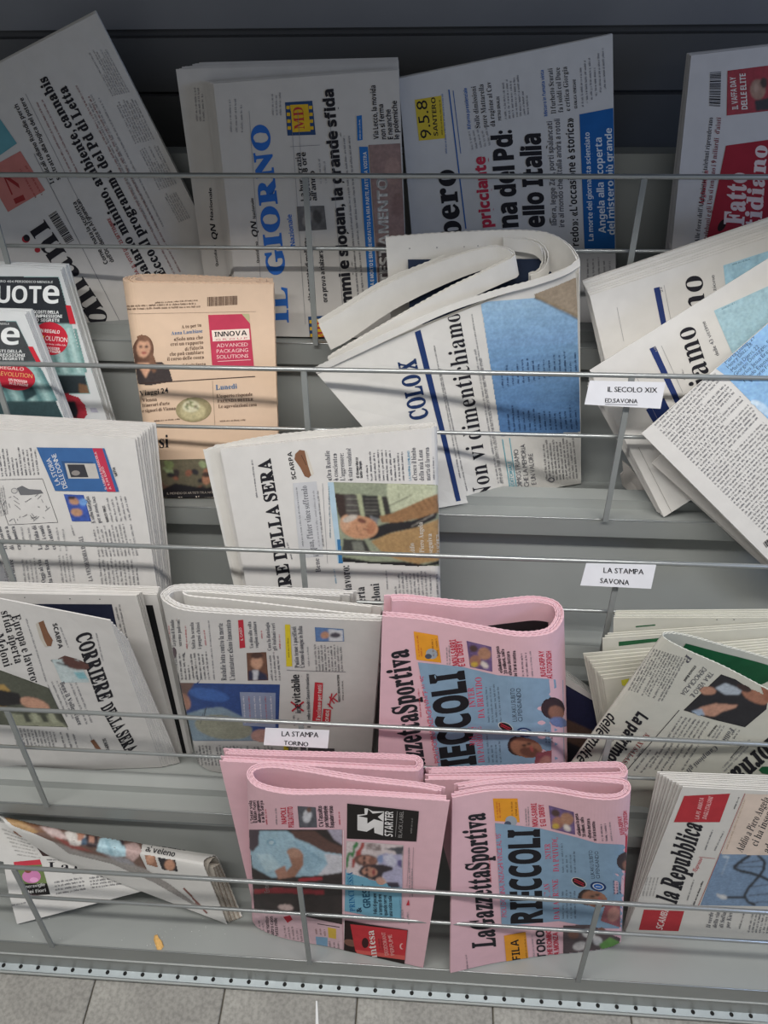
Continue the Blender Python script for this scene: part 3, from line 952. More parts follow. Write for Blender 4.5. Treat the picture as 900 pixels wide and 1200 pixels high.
# ================================================================== second tray
for nm, lab, quad, back, n, S_ in (('magazine', 'glossy car magazine in the second tray, the rear copy standing higher', [(-70, 308, .058), (71, 316, .058), ('f', 150, .066), ('f', 8, .066)],
                         [(-70, 304, .040), (80, 309, .040), ('f', 157, .050), ('f', 14, .050)], 8, 0),
                        ('magazine', 'glossy car magazine in the second tray, the front copy sitting lower', [(-110, 362, .094), (29, 368, .094), ('f', 112, .100), ('f', -40, .100)],
                         [(-110, 358, .078), (38, 362, .078), ('f', 119, .084), ('f', -35, .084)], 7, 1)):
    P = Stack(nm, lab, 'magazine', 1, quad, back, n, 'c9cbcb', rough=.35, th=.0018, group='car magazines in the second tray', leaf='page')
    if S_ == 0:
        B1 = P
        P.poly([(-62, 323), (69, 324.3), (106, 461.5), (-40, 461.5)], '~8fb0ad', 'cover_photo')
        P.poly([(-62, 323), (69, 324.3), (84, 379.5), (-52, 379.5)], '20252b', 'cover_photo')
        P.text('RUOT', (-21, 354.5), (48.5, 355.3), 20, 'e6e8e6', 'b', 'masthead'); P.text('e', (50, 355.3), (69.5, 355.6), 27, 'e6e8e6', 'b', 'masthead')
        P.text('NUMERO 404 PERIODICO MENSILE', (-12, 330.6), (62, 331.8), 2.6, 'c8cac8', part='cover_text')
        for tx, a, b, y in (('DATI NASCOSTI DELLA', 20, 69, 367), ('SECONDI IMPRESSIONI', 20, 73, 371.8), ('LE FOTO SEGRETE', 24, 70, 376.6)): P.text(tx, (a, y), (b, y + .6), 3.6, 'dfe2e0', part='cover_text')
        P.line((0, 358.6), (49, 359), .5, 'b8bab8', 'cover_text')
        for i in range(9): P.rect([(30 + i * 8, 385), (34 + i * 8, 385), (47 + i * 8, 437), (43 + i * 8, 437)], '~6f9490' if i % 2 else '~a9c4c0', 'cover_photo', 2)
        P.poly([(66, 440), (100, 440), (105, 461), (72, 461)], '1f2a2e', 'cover_photo'); P.poly([(92, 449), (103, 452), (105, 461), (93, 461)], '6e5038', 'cover_photo')
        P.poly([(-62, 440), (66, 440), (72, 461), (-62, 461)], '~4e6a6c', 'cover_photo')
        P.blob(59.4, 396.6, 21, 19, 'c0283a', 25, 'cover_badge', 28)
        P.text('IN REGALO', (46, 389), (70, 391), 4, 'e8e4e0', 'b', 'cover_badge'); P.text('R', (39, 397.5), (43.5, 397.8), 5.4, 'e0b030', 'n', 'cover_badge'); P.text('EV', (44, 397.9), (52, 398.5), 5.4, 'e8c838', 'b', 'cover_badge'); P.text('OLUTION', (53, 398.6), (79, 401), 5.4, 'e8e4e0', 'n', 'cover_badge')
        P.body((41, 402.5), (78, 405.5), (41, 402.5), 1, 'e8e4e0', 'cover_badge'); P.text('UN DOSSIER', (50, 408.5), (70, 410.5), 3, 'e8e4e0', 'b', 'cover_badge'); P.text('DI 32 PAGINE', (50, 412.3), (71, 414), 3, 'e8e4e0', 'b', 'cover_badge')
        P.poly([(77, 357.5), (83, 358), (89, 379.5), (82, 379.5)], 'c02a38', 'spine_flash')
        P.poly([(70, 462), (80, 461), (92, 465), (100, 474), (103, 486), (98, 492), (76, 490)], 'a32836', 'cover_photo'); P.poly([(76, 470), (88, 470), (92, 482), (90, 490), (80, 488)], '1a1c22', 'cover_photo')
        P.rect([(104, 477), (113, 477), (116, 484), (107, 484)], 'a9a7b4', 'cover_photo', 1)
    else:
        B2 = P
        P.poly([(-100, 375), (19, 376), (82, 505), (-60, 505)], '~7a9c9a', 'cover_photo')
        P.poly([(-100, 375), (19, 376), (43, 424), (-80, 424)], '3d4042', 'cover_photo')
        P.text('T', (-14, 403.4), (-1, 403.4), 19, 'dcdedc', 'b', 'masthead'); P.text('e', (1, 403.6), (23, 404), 26, 'dcdedc', 'b', 'masthead')
        for tx, a, b, y in (('NASCOSTI DELLA', -22, 26, 412.8), ('I IMPRESSIONI', -18, 29.5, 417.4), ('FOTO SEGRETE', -16, 28, 421.6)): P.text(tx, (a, y), (b, y + .5), 3.4, 'd8dad8', part='cover_text')
        P.text('PERIODICO MENSILE', (-30, 380), (11, 380.5), 2.2, 'b8bab8', part='cover_text')
        for i in range(8): P.rect([(-20 + i * 9, 430), (-15 + i * 9, 430), (6 + i * 9, 470), (1 + i * 9, 470)], '~587f80' if i % 2 else '~9ab8b5', 'cover_photo', 2)
        P.poly([(20, 440), (30, 440), (44, 462), (30, 470)], '20383c', 'cover_photo'); P.poly([(-60, 470), (66, 470), (80, 505), (-50, 505)], '~2f4548', 'cover_photo')
        P.blob(15, 440.5, 27, 16, 'b8283a', 14, 'cover_badge', 28)
        P.text('REGALO', (0, 432), (28, 434.5), 3.8, 'e0b8b0', 'b', 'cover_badge'); P.text('REVOLUTION', (-3, 439.5), (38, 443), 5, 'd8a868', 'n', 'cover_badge'); P.text('UN DOSSIER', (10, 446), (32, 449), 3, 'e8d4d0', 'b', 'cover_badge'); P.text('DI 32 PAGINE', (11, 450), (33, 453), 3, 'e8d4d0', 'b', 'cover_badge')
        P.poly([(33, 406), (38.5, 406), (48, 424), (42.5, 424)], 'c02a38', 'spine_flash')

B3 = P = Fold('newspaper', 'salmon-coloured folded financial newspaper standing in the second tray', 'newspaper', 1, (137, 331, .092), (320, 333, .074), ('f', 328, .080), ('f', 174, .094), 'd9bda3')
cv = teardrop(B3.W, .030, .040, B3.W - .004, 'L')
b = B3.sheets(cv, 7, .0022, -1, frontn=1, trim=.6); B3.setfront(b, 'L')
BR = '5a4438'
P.body((182, 355.5), (233, 352.5), (182, 355.5), 1, BR, 'small_print', cw=.45); P.body((140, 360), (234, 356.5), (142, 363.5), 2, BR, 'small_print')
P.barcode([(243, 348), (278, 346.5), (278, 357), (243, 359)], 30, BR); P.line((139, 368), (300, 365), .4, '9a8474', 'small_print')
P.text('A tu per tu', (213, 385), (236, 382.5), 4, BR, 's'); P.text('Anna Lambiase', (201, 392.5), (237.5, 389.5), 4.2, '2f6a98', 's')
for i, (tx, x0) in enumerate((('«Solo una che', 204), ('crei un rapporto', 200), ('di fiducia', 217), ('che può cambiare', 199), ('il corso delle cose»', 196))): P.text(tx, (x0, 399.5 + i * 5.8), (238 + i * .3, 397 + i * 5.8), 4.2, BR, 's')
P.text('di Carlo Festa', (213, 429.6), (241, 428), 3, BR, 'b')
P.blob(167.5, 412, 12.5, 19, '6b4a3a', 8, n=26); P.poly([(149, 427), (160, 424), (190, 424), (198, 430), (203, 447), (175, 452), (152, 449)], '3d3433'); P.blob(168.3, 408, 8, 11, 'cf9f82', 5)
P.poly([(160, 425), (180, 425), (171, 443)], 'cf9f82'); P.blob(168, 396, 8, 4, '7b5844', 8); P.blob(165, 406, 1.1, .8, '4a3430'); P.blob(171.6, 406, 1.1, .8, '4a3430'); P.blob(168.8, 413.5, 2.8, 1, 'a8544c'); P.blob(179, 425, 4, 12, '7b5844', -10); P.blob(158, 425, 3.5, 11, '5f4234', 10)
P.rect([(244, 369), (292, 367.7), (298, 433), (249, 432.5)], 'bd3f57', 'advert'); P.poly([(283, 367.5), (292, 367.7), (293, 379)], 'b4ad86', 'advert')
P.rect([(248, 387), (291.8, 385), (293, 398), (249.4, 400)], 'ecd9cb', 'advert', 3); P.text('INNOVA', (251.5, 394.6), (289.5, 392.6), 5.6, INK, 'b', 'advert'); P.text('G R O U P', (253, 398.9), (290, 397), 2, 'bd3f57', 'n', 'advert')
for i, tx in enumerate(('ADVANCED', 'PACKAGING', 'SOLUTIONS')): P.text(tx, (254, 407 + i * 6.7), (290.6 + i * .3, 405.4 + i * 6.7), 4.3, 'ecc8c4', 'n', 'advert')
P.line((255, 423.4), (294, 421.4), .6, 'ecc8c4', 'advert'); P.line((152, 450), (299, 441), 1, '4a3a34', 'body_text'); P.line((249, 446), (252, 500), .4, '9a8474')
P.text('Viaggi 24', (164, 464), (197.5, 460), 6, INK, 's'); P.text('Vienna', (167, 471), (184, 469.5), 4, BR, 's'); P.text('Itinerari d\'arte', (167, 477), (199, 474), 4, BR, 's'); P.text('e signori di Vienna', (167, 483.3), (206, 480), 4, BR, 's')
P.body((181, 494), (212, 491.5), (181, 494), 1, BR, 'small_print')
P.blob(227, 480, 21, 14.5, '~988c68', -4, n=26); P.blob(226, 482, 15, 10, '~b9ae86', 0, n=22); P.blob(224, 476, 10, 7, 'cfc8a8')
for i in range(14):
    rr = random.Random(i); P.blob(224 + rr.uniform(-8, 8), 471 + rr.uniform(-5, 8), 1.6, .8, rr.choice(('4a5a32', '5c4a30', '77804a')), rr.uniform(0, 180), n=8)
P.text('Lunedì'.replace('ì', 'i'), (253, 456.6), (278, 455), 5.8, '2f6a98', 's'); P.text('L\'esperto risponde', (254, 466), (296, 463.5), 4, BR, 's'); P.text('FACENDA BETTER', (255, 471.8), (297, 469.4), 3.6, BR, 's'); P.text('Le agevolazioni casa', (256, 478), (301, 475.5), 4, BR, 's'); P.body((258, 494), (288, 492.5), (258, 494), 1, BR, 'small_print')
P.text('si', (187, 524.5), (198, 524), 15, INK, 's')
P.rect([(181, 539), (318, 536), (322, 640), (196, 640)], '~6a6350')
rr = random.Random(8)
for i in range(46):
    x, y = rr.uniform(188, 318), rr.uniform(540, 576); P.blob(x, y, rr.uniform(2, 6), rr.uniform(2, 5), rr.choice(('7d8a5c', '5f6e48', '8f9c74') if y < 552 else ('8a5a48', 'a07058', '3d3434', '6d4c40', '2c2a2e', '4a3d50')), rr.uniform(0, 90), n=9)
P.poly([(186, 576), (205, 566), (240, 572), (260, 568), (320, 566), (322, 640), (196, 640)], '~1d1a20')
P.blob(242, 561, 5, 6.5, 'b98468'); P.blob(242, 556, 5, 3, '4a3a34')
P.text('IL MONDO DI ARTISTI TRA NOI', (196, 579), (250, 577.6), 2.6, 'c4b8ac', 'n', 'headline'); P.text('Il medioevo', (209, 588.6), (251, 586.6), 7, 'd8ccc0', 's'); P.text('un viaggio lungo', (204, 597), (256, 595.5), 5, 'd8ccc0', 's')

# the twisted one
B4 = P = Stack('newspaper', 'half-opened newspaper with looping folded pages and blue photo, middle of second tray', 'newspaper', 1,
               [(368, 434, .112), (679, 310, .092), ('f', 681, .012), ('f', 508, .102)], [(369, 431, .108), (679, 307, .088), ('f', 681, .010), ('f', 506, .098)], 3, 'cfccc6', th=.0009)


def loft(P, tier, top, bot, n=1, d=.0014, th=.0010, m=None, name='sheet', zig=.0004, thick_dir=1, seg=.004):
    """a leaf swept between a top curve and a bottom curve, both lists of corners"""
    A = np.array([corner(c, tier) for c in top]); B = np.array([corner(c, tier) for c in bot])
    def rs(Q, k):
        out = []
        Q = np.concatenate([[2 * Q[0] - Q[1]], Q, [2 * Q[-1] - Q[-2]]])
        for i in range(1, len(Q) - 2):
            for t in np.linspace(0, 1, 10, endpoint=False):
                p0, p1, p2, p3 = Q[i - 1:i + 3]
                out.append(0.5 * (2 * p1 + (p2 - p0) * t + (2 * p0 - 5 * p1 + 4 * p2 - p3) * t * t + (3 * p1 - p0 - 3 * p2 + p3) * t ** 3))
        out.append(Q[-2]); out = np.array(out)
        s = np.concatenate([[0], np.cumsum(np.linalg.norm(np.diff(out, axis=0), axis=1))]); q = np.linspace(0, s[-1], k)
        return np.stack([np.interp(q, s, out[:, j]) for j in range(3)], 1)
    L = np.linalg.norm(np.diff(A, axis=0), axis=1).sum(); k = max(int(L / seg), 8)
    A = rs(A, k); B = rs(B, k)
    T = np.gradient(A, axis=0); D = B - A; N = np.cross(T, D); N /= np.linalg.norm(N, axis=1)[:, None] + 1e-12; N *= thick_dir
    Dn = D / (np.linalg.norm(D, axis=1)[:, None] + 1e-9)
    res = None
    for j in range(n):
        off = N * (d * j); zz = (np.arange(k) % 2 - .5)[:, None] * 2 * zig * Dn
        A0 = A + off + zz + Dn * (.0015 * (j % 2)); B0 = B + off; nt = 5; rows = []
        for r_ in range(nt + 1):
            f = r_ / nt; Q = A0 * (1 - f) + B0 * f
            rows += [Q, Q + N * th]
        V = np.concatenate(rows); F = []; ix = lambda r, i: r * k + i
        for i in range(k - 1):
            for r_ in range(nt):
                F.append((ix(2 * r_, i), ix(2 * r_, i + 1), ix(2 * r_ + 2, i + 1), ix(2 * r_ + 2, i))); F.append((ix(2 * r_ + 1, i), ix(2 * r_ + 3, i), ix(2 * r_ + 3, i + 1), ix(2 * r_ + 1, i + 1)))
            F.append((ix(0, i), ix(1, i), ix(1, i + 1), ix(0, i + 1)))
            F.append((ix(2 * nt, i), ix(2 * nt, i + 1), ix(2 * nt + 1, i + 1), ix(2 * nt + 1, i)))
        for r_ in range(nt):
            for i in (0, k - 1): F.append((ix(2 * r_, i), ix(2 * r_ + 2, i), ix(2 * r_ + 3, i), ix(2 * r_ + 1, i)))
        mesh_obj(name, V, F, m or mat('cfccc6', 'paper', .035, 55, .8, 0, .15), P.root)
        res = (A0, B0)
    return res


# rear leaves with the fold rolling over on the right
loft(P, 1, [(452, 277, .060), (520, 272, .060), (600, 269, .060), (640, 272, .064), (666, 285, .074), (679, 303, .088), (679, 318, .0925)],
     [('f', 470, .012), ('f', 520, .012), ('f', 600, .012), ('f', 650, .012), ('f', 668, .012), ('f', 680, .012), ('f', 681, .012)], 3, .0016, .0011, thick_dir=-1)
loft(P, 1, [(590, 275, .061), (628, 281, .065), (643, 297, .074), (636, 316, .084), (622, 322, .088)], [(590, 290, .058), (628, 296, .062), (644, 312, .072), (637, 330, .082), (622, 334, .086)], 3, .0035, .0011, thick_dir=-1)
# outer margin that curls along the top of the front sheet
loft(P, 1, [(368, 431, .1145), (428, 402, .1135), (480, 378, .111), (526, 358, .108), (580, 340, .104), (624, 328, .100), (660, 316, .097), (679, 302, .092)],
     [(371, 438, .113), (432, 409, .112), (483, 385, .110), (528, 365, .107), (582, 347, .103), (626, 335, .099), (661, 323, .096), (680, 312, .0925)], 1, .001, .0008)
# the inner bundle looping to the left
inner = [(384, 420, .108), (396, 412, .108), (450, 381, .104), (519, 342, .098), (560, 322, .093), (590, 307, .088), (603, 300, .083), (602, 294, .079), (590, 289, .076), (571, 288, .074), (520, 303, .073), (454, 331, .072), (400, 364, .072), (374, 379, .072)]
bot = [(392, 436, .104), (402, 431, .104), (454, 402, .100), (522, 364, .094), (563, 344, .089), (594, 330, .084), (607, 324, .079), (606, 318, .075), (594, 313, .072), (575, 312, .070), (524, 330, .068), (460, 362, .067), (410, 396, .067), (388, 408, .067)]
loft(P, 1, inner, bot, 3, .0022, .0014)
loft(P, 1, [(372, 375, .069), (400, 358, .069), (450, 328, .070), (520, 299, .070)], [(386, 406, .064), (412, 392, .064), (460, 360, .065), (526, 326, .065)], 2, .002, .001)
# rear inside page: margin and printed panel
IP = Stack.__new__(Stack); IP.begin(); IP.t = 1; IP.root = P.root; IP.quad = False
IP.C = np.array([onback(x, y, 1, .0635) for x, y in ((450, 272), (640, 268), (650, 440), (455, 440))]); IP.n = np.array(x3(0, BACKN))
IP.poly([(478, 304), (655, 303), (650, 380), (480, 380)], '222c40', 'inner_page_photo')
dot_row(IP, [(480, 291), (512, 290), (544, 289), (560, 288)])
P.text('COLO X', (502, 489), (486.5, 420), 21, '1d3158', 'S', 'masthead')
P.poly([(486, 389), (492.7, 386.4), (521.5, 505.5), (540, 586.5), (534.5, 587.5), (515.5, 507)], '1f3463', 'masthead')
P.text('Non vi dimentichiamo', (577, 583), (538, 366), 21, '232228', 's')
P.body((540, 560), (509, 402), (540, 560), 1, GREY); P.body((548, 575), (516, 430), (548, 575), 1, GREY); P.body((588, 566), (553, 365), (588, 566), 1, GREY, cw=.6)
P.body((585, 566), (556, 400), (590, 566), 2, MID)
def _mix(f, A='93b3cd', B='4a719f'): return ''.join('%02x' % int(int(A[i:i + 2], 16) * (1 - f) + int(B[i:i + 2], 16) * f) for i in (0, 2, 4))


for k in range(14):                                               # the printed sky deepens towards the foot of the picture
    f0, f1 = k / 14, (k + 1.3) / 14
    P.poly([(563 + 23 * f0, 354 + 154 * f0), (680, 345 + 158 * f0), (680, 345 + 158 * f1), (563 + 23 * f1, 354 + 154 * f1)], '~' + _mix(f0 ** .8))
P.poly([(624, 345), (655, 333), (680, 322), (680, 373)], '~9a8a76'); P.line((627, 347), (679, 372), 3, '8b7a62', 'photograph'); P.line((626, 349), (679, 375), .8, '4a4238', 'photograph')
P.body((590, 454), (588, 424), (676, 434), 15, '24365a', ragged=.4, seed=3); P.body((598, 505), (595, 474), (677, 502), 14, '24365a', ragged=.4, seed=4)
P.line((588.7, 514.5), (598, 574), .9, '4aa0b0'); P.line((597, 513), (606, 576), .9, '4aa0b0'); P.text('L\'EDITORIALE', (603.5, 573), (599, 540), 4.2, '4aa0b0', 'n')
P.text('DIMOSTRIAMO', (612, 571), (607, 526), 5.6, GREY, 'i'); P.text('CHE LA MEMORIA', (620, 570), (615, 520), 5.6, GREY, 'i'); P.text('È UN VALORE', (628.5, 567), (624, 531), 5.6, GREY, 'i')
P.body((642, 563), (637, 514), (677, 560), 10, GREY, seed=6); P.blob(646, 562, 4, 3, '55555a', n=12, part='headline'); P.blob(646, 562, 2.6, 1.8, NEWS, n=12, part='headline')

GT = 'newspapers in the second tray'
G2 = 'white newspapers fanned out at the right of the second tray'
B5 = P = Stack('newspaper', 'rearmost newspaper of the fanned pile at right, two large headline letters showing', 'newspaper', 1,
               [(691, 346, .070), (985, 250, .070), (1010, 470, .070), (722, 478, .070)], [(682, 328, .056), (985, 225, .056), (1010, 450, .056), (714, 470, .056)], 8, 'd2cfca', group=G2)
P.poly([(766, 337.7), (773, 336), (782, 385), (776, 387)], '28386c', 'masthead'); P.text('mo', (829, 376), (822, 322), 29, '232228', 's'); P.text('azione', (840, 345), (837, 322), 4.5, GREY, 'n')
P.line((723, 360), (731, 400), .4, MID); P.line((778, 334), (788, 385), .4, MID)
P.poly([(847.5, 311), (1000, 262), (1010, 330), (852, 350)], '~9ec3d3'); P.body((858, 311), (880, 304), (858, 311), 1, '55788a'); P.text('22', (777, 342), (775, 336), 3, MID)
B6 = P = Stack('newspaper', 'newspaper in the middle of the fanned pile, tucked behind the hanging sign', 'newspaper', 1,
               [(691, 434, .100), (985, 250, .100), (1040, 440, .100), ('f', 778, .106)], [(688, 452, .074), (975, 262, .074), (1030, 450, .084), ('f', 770, .092)], 6, 'd4d1cc', group=G2)
P.poly([(761, 408.6), (768, 405.4), (798, 471), (792, 474)], '28386c', 'masthead'); P.text('iamo', (834, 446), (812.5, 381), 27, '232228', 's'); P.text('delle 43 vittime', (843, 416), (826, 376), 5, GREY, 'n')
P.poly([(836.5, 364), (1000, 290), (1040, 470), (858, 414)], '~a3c2cc'); P.body((846, 363), (862, 355), (846, 363), 1, '55788a')
P.poly([(757, 480), (778, 466), (786, 482), (766, 496)], '1f2f5f', 'advert'); P.line((745, 440), (790, 530), .4, MID); P.line((775, 405), (800, 460), .4, MID); P.text('19', (771, 411), (768, 405), 3, MID)
P.body((803, 445), (800, 432), (803, 445), 1, MID)
for i, (x0, x1) in enumerate(((733, 781), (748, 796))): P.line((x0, 524), (x1, 618), .5, '8b8680', 'page_edge')
B7 = P = Stack('newspaper', 'topmost newspaper of the fanned pile at right, dense slanting type and blue photo', 'newspaper', 1,
               [(752, 508, .139), (990, 300, .131), (1100, 610, .150), (920, 676, .150)], [(757, 514, .130), (985, 315, .124), (1095, 625, .134), (908, 668, .136)], 4, 'd6d3ce', group=G2)
P.body((768, 499), (834, 430), (912, 640), 46, '55555c', ragged=.03, seed=9, cw=.6)
P.poly([(833, 423), (985, 290), (1080, 480), (960, 552)], '~8db6dc'); P.blob(893, 478, 12, 5, 'b9d2e8', 40); P.blob(885, 472, 6, 3, 'c9dcea', 10)
for tx, a, b in (('Andrea Cerulli, 47', (848.7, 419.6), (881, 389)), ('Marta Danisi, 29', (851, 426.5), (885, 396)), ('Henry Diaz, 28', (853.6, 432), (882, 404)), ('Marius Djerri, 22', (858.5, 436), (890, 407)), ('Giorgio Donaggio, 57', (862, 441), (905, 399)),
                 ('Carlos Jesus Erazo', (867, 445), (906, 408)), ('Nando Esposito', (873, 448), (906, 417)), ('Vittorio Fanfani', (880, 449), (912, 420))):
    P.text(tx, a, b, 4.6, '41516c', 'n')
P.barcode([(894, 636), (904, 628), (908, 634), (898, 642)], 10)
o_, n_ = P.C.mean(0), P.n
ex = Stack('newspaper', 'newspaper lying under the tilted one at the lower right of the fanned pile', 'newspaper', 1,
           [(764, 543, .118), (775, 532, .118), (985, 690, .122), (965, 722, .122)], [(766, 546, .113), (777, 537, .113), (985, 696, .116), (960, 722, .116)], 3, 'c9c5bf', group=G2)
B8 = thing('newspaper', 'crumpled newspaper end poking out at the foot of the fanned pile', 'newspaper', floorx(745, 1, .03), G2)


class Holder: pass


H8 = Holder(); H8.root = B8
mc = mat('c0bab4', 'paper', .035, 55, .8, 0, .15)
loft(H8, 1, [(727, 556, .030), (734, 550, .034), (742, 562, .040), (748, 572, .046), (762, 570, .040)], [('f', 730, .018), ('f', 738, .034), ('f', 744, .044), ('f', 752, .050), ('f', 770, .040)], 2, .0016, .001, mc)
loft(H8, 1, [(729, 540, .038), (738, 548, .044), (748, 560, .050), (760, 575, .052)], [('f', 733, .024), ('f', 745, .040), ('f', 755, .056), ('f', 772, .052)], 2, .0016, .001, mc)
loft(H8, 1, [(744, 575, .044), (752, 566, .050), (760, 578, .054), (774, 586, .052)], [('f', 746, .040), ('f', 756, .058), ('f', 764, .062), ('f', 784, .056)], 1, .0016, .001, mc)

# ================================================================== third tray
C1 = P = Stack('newspaper', 'thick newspaper at left of the third tray with blue book advert and cartoon', 'newspaper', 2,
               [(-60, 500, .090), (158, 514, .090), ('f', 196, .094), ('f', -30, .094)], [(-60, 482, .060), (182, 495, .060), ('f', 207, .060), ('f', -25, .060)], 9, 'cdcac6')
P.body((4, 558), (-1, 524), (46, 556), 10, GREY, seed=2); P.body((-60, 600), (-62, 530), (-2, 600), 14, GREY)
P.line((0, 562), (50, 561), .5); P.line((50, 561), (68, 612), .5); P.line((10, 615), (68, 612), .5); P.line((-8, 562), (10, 615), .5)
P.poly([(20, 572), (26, 569), (34, 573), (48, 574), (51, 578), (34, 580), (24, 580)], '6a6a6c', 'cartoon'); P.blob(17, 575, 4, 3.4, '8a8a8a', part='cartoon'); P.blob(17, 575, 3, 2.5, 'bdbab6', part='cartoon')
rr = random.Random(5)
for i in range(26):
    x, y = rr.uniform(6, 56), rr.uniform(580, 609); P.line((x, y), (x + rr.uniform(-7, 7), y + rr.uniform(-6, 6)), .6, '6a6a6c', 'cartoon', 2)
P.body((-2, 606), (-8, 570), (10, 602), 6, GREY)
P.poly([(43, 524), (122.5, 525), (140, 576), (65, 575)], '3b6295', 'advert'); P.poly([(108.5, 525), (120, 525), (136, 576), (126, 576)], 'b9364f', 'advert')
P.text('LA STORIA', (71, 567), (59, 536), 5.4, WHITE, 'n', 'advert'); P.text('DELLE DONNE', (79.5, 571), (65.5, 531), 5.4, WHITE, 'n', 'advert')
P.poly([(72, 540), (109, 541), (114, 558), (78, 561)], '32527c', 'advert'); P.poly([(76, 542.5), (112, 543), (116.7, 560.5), (80.5, 560.5)], 'b8b4ae', 'advert'); P.poly([(79, 544), (99, 544), (104, 559), (83.5, 559)], '*3a3a3e', 'advert'); P.blob(89, 554, 5, 3, '8a8480', part='advert')
P.text('IL LIBRO È IN EDICOLA', (126, 573), (113, 529), 2.6, 'd8b0b4', 'b', 'advert'); P.text('A 9,90 EURO', (131, 573), (121, 546), 2.6, 'd8b0b4', 'b', 'advert')
P.text('laEffe', (138, 557), (134.5, 547), 3.2)
P.poly([(74.7, 579), (98, 580), (107, 610.6), (84.5, 610.6)], '*3a55a0'); P.blob(87, 587, 6, 4, 'b08468', 20); P.blob(90, 600, 7, 4.5, 'b58a6c', 10); P.blob(98, 588, 5, 4, '6f9ad0'); P.blob(84, 583, 4, 2, '3a2c28')
P.text('E sulla battaglia', (112, 612), (104, 581), 4.4, GREY, 's'); P.text('per se stessi, tace', (119, 612), (111, 581), 4.4, GREY, 's'); P.text('MARCO TRAVIX'.replace('TRAVIX', 'TERZI'), (128, 611), (123, 592), 3)
P.body((133, 611), (126, 581), (154, 609), 5, GREY, seed=3); P.text('LA VENDEMMIA DEGLI', (109, 680), (97, 628), 5, '66666a', 's'); P.body((88, 627), (84, 614), (88, 627), 1, GREY)
P.body((118, 652), (110, 615), (162, 650), 11, GREY, seed=4); P.body((122, 690), (117, 654), (164, 688), 10, GREY, seed=5)
for i, tx in enumerate(('Il ritorno', 'di nuovo a', 'casa nostra')): P.text(tx, (9 + i * 8, 643), (1 + i * 8, 616), 5, GREY, 's')
for i, tx in enumerate(('La sfida di', 'fare i conti', 'col futuro')): P.text(tx, (50 + i * 8, 643), (42 + i * 8, 615), 5, GREY, 's')
for i, tx in enumerate(('E intanto', 'dal mare')): P.text(tx, (12 + i * 8, 682), (7 + i * 8, 655), 5, GREY, 's')
for i, tx in enumerate(('Oggi al via', 'la tornata')): P.text(tx, (54 + i * 8, 682), (48 + i * 8, 655), 5, GREY, 's')
P.body((30, 640), (26, 616), (38, 640), 2, MID); P.body((72, 645), (67, 616), (79, 645), 2, MID); P.body((31, 682), (27, 652), (45, 682), 4, MID); P.body((75, 682), (70, 648), (88, 680), 4, MID)
P.poly([(-4, 648), (6, 668), (12, 684), (-6, 690)], '8d8d90', 'cartoon')

C2 = P = Fold('newspaper', 'white newspaper in the third tray, photo of a bald man in a tan jacket', 'newspaper', 2, (258, 526, .092), (512, 501, .092), ('f', 518, .098), ('f', 305, .098), 'cdcac6')
cv = teardrop(C2.W, .010, .017, C2.W + .012, 'R')
b = C2.sheets(cv, 4, .0018, 1, frontn=1); C2.setfront(b, 'R')
loft(P, 2, [(238, 527, .086), (262, 520, .078), (330, 508, .076), (430, 500, .076), (480, 497, .078)], [('f', 292, .088), ('f', 310, .076), ('f', 360, .070), ('f', 440, .070), ('f', 485, .07)], 2, .002, .0012, thick_dir=-1)
P.barcode([(280, 516), (303, 510.5), (303, 514), (281, 519)], 18)
P.text('IERE DELLA SERA', (345, 706), (316.5, 537), 15, sty='S', part='masthead')
P.body((302, 583), (296, 538), (302, 583), 1, GREY); P.body((343, 655), (337, 635), (343, 655), 1, GREY)
P.text('SCARPA', (347.5, 561), (341.6, 529), 5, part='advert'); P.poly([(346, 532), (351, 527), (357, 528), (361, 540), (366, 555), (362, 560), (357, 558), (352, 548), (345, 538)], '7d5842', 'advert'); P.poly([(357, 528), (359.5, 529), (368, 555), (365, 558), (361, 545)], 'c9c2b6', 'advert'); P.line((353, 533), (359, 545), .7, '4a3428', 'advert')
P.poly([(343, 566), (371, 564), (379, 652), (351, 654)], 'bcbcbe', 'side_panel_tint'); P.text('Iran, l\'Inter vince soffrendo', (369, 646), (359.4, 569), 7, GREY, 's'); P.text('Bene il V', (376, 670), (372, 640), 6, GREY, 's'); P.body((375, 640), (368, 572), (380, 640), 2, MID); P.body((356, 640), (348, 570), (356, 640), 1, GREY)
for tx, a, b_ in (('«Ora Rushdie', (389, 563), (386, 528)), ('è cosciente»', (396.5, 563), (394.5, 531)), ('L\'aggressore:', (404.5, 563), (402.5, 531)), ('è stato venduto?', (413.5, 563), (411, 525))): P.text(tx, a, b_, 5.6, GREY, 's')
P.text('di Viviana Mazza', (421, 560), (419.3, 536), 3.2); P.text('Guido Olimpio', (425, 560), (423.5, 540), 3.2); P.body((432, 563), (429.5, 525), (474, 563), 10, GREY, seed=7)
P.text('LA MAMMA DI MILANO', (482, 563), (480, 528), 3, '3a86a8', 'n')
for tx, a, b_ in (('«Cresco il bimbo', (489, 563), (487, 524.5)), ('della mia Luna', (497, 563), (495, 527)), ('morta di lavoro»', (504.5, 563), (502.8, 524))): P.text(tx, a, b_, 5.6, GREY, 's')
P.body((509.5, 562), (508.5, 535), (509.5, 562), 1, GREY)
P.poly([(384, 565), (391, 565), (401.5, 660), (396, 660)], 'a9bfcc', 'photo_caption'); P.poly([(395, 632), (399, 632), (402, 660), (397, 660)], '3a6f9c', 'photo_caption'); P.body((388, 630), (386, 568), (388, 630), 1, '6f8796', 'photo_caption')
q = lambda pts: [(380 + x / 5.45, 490 + y / 5.45) for x, y in pts]
P.rect(q([(60, 408), (732, 425), (745, 945), (115, 915)]), '~8c927c')
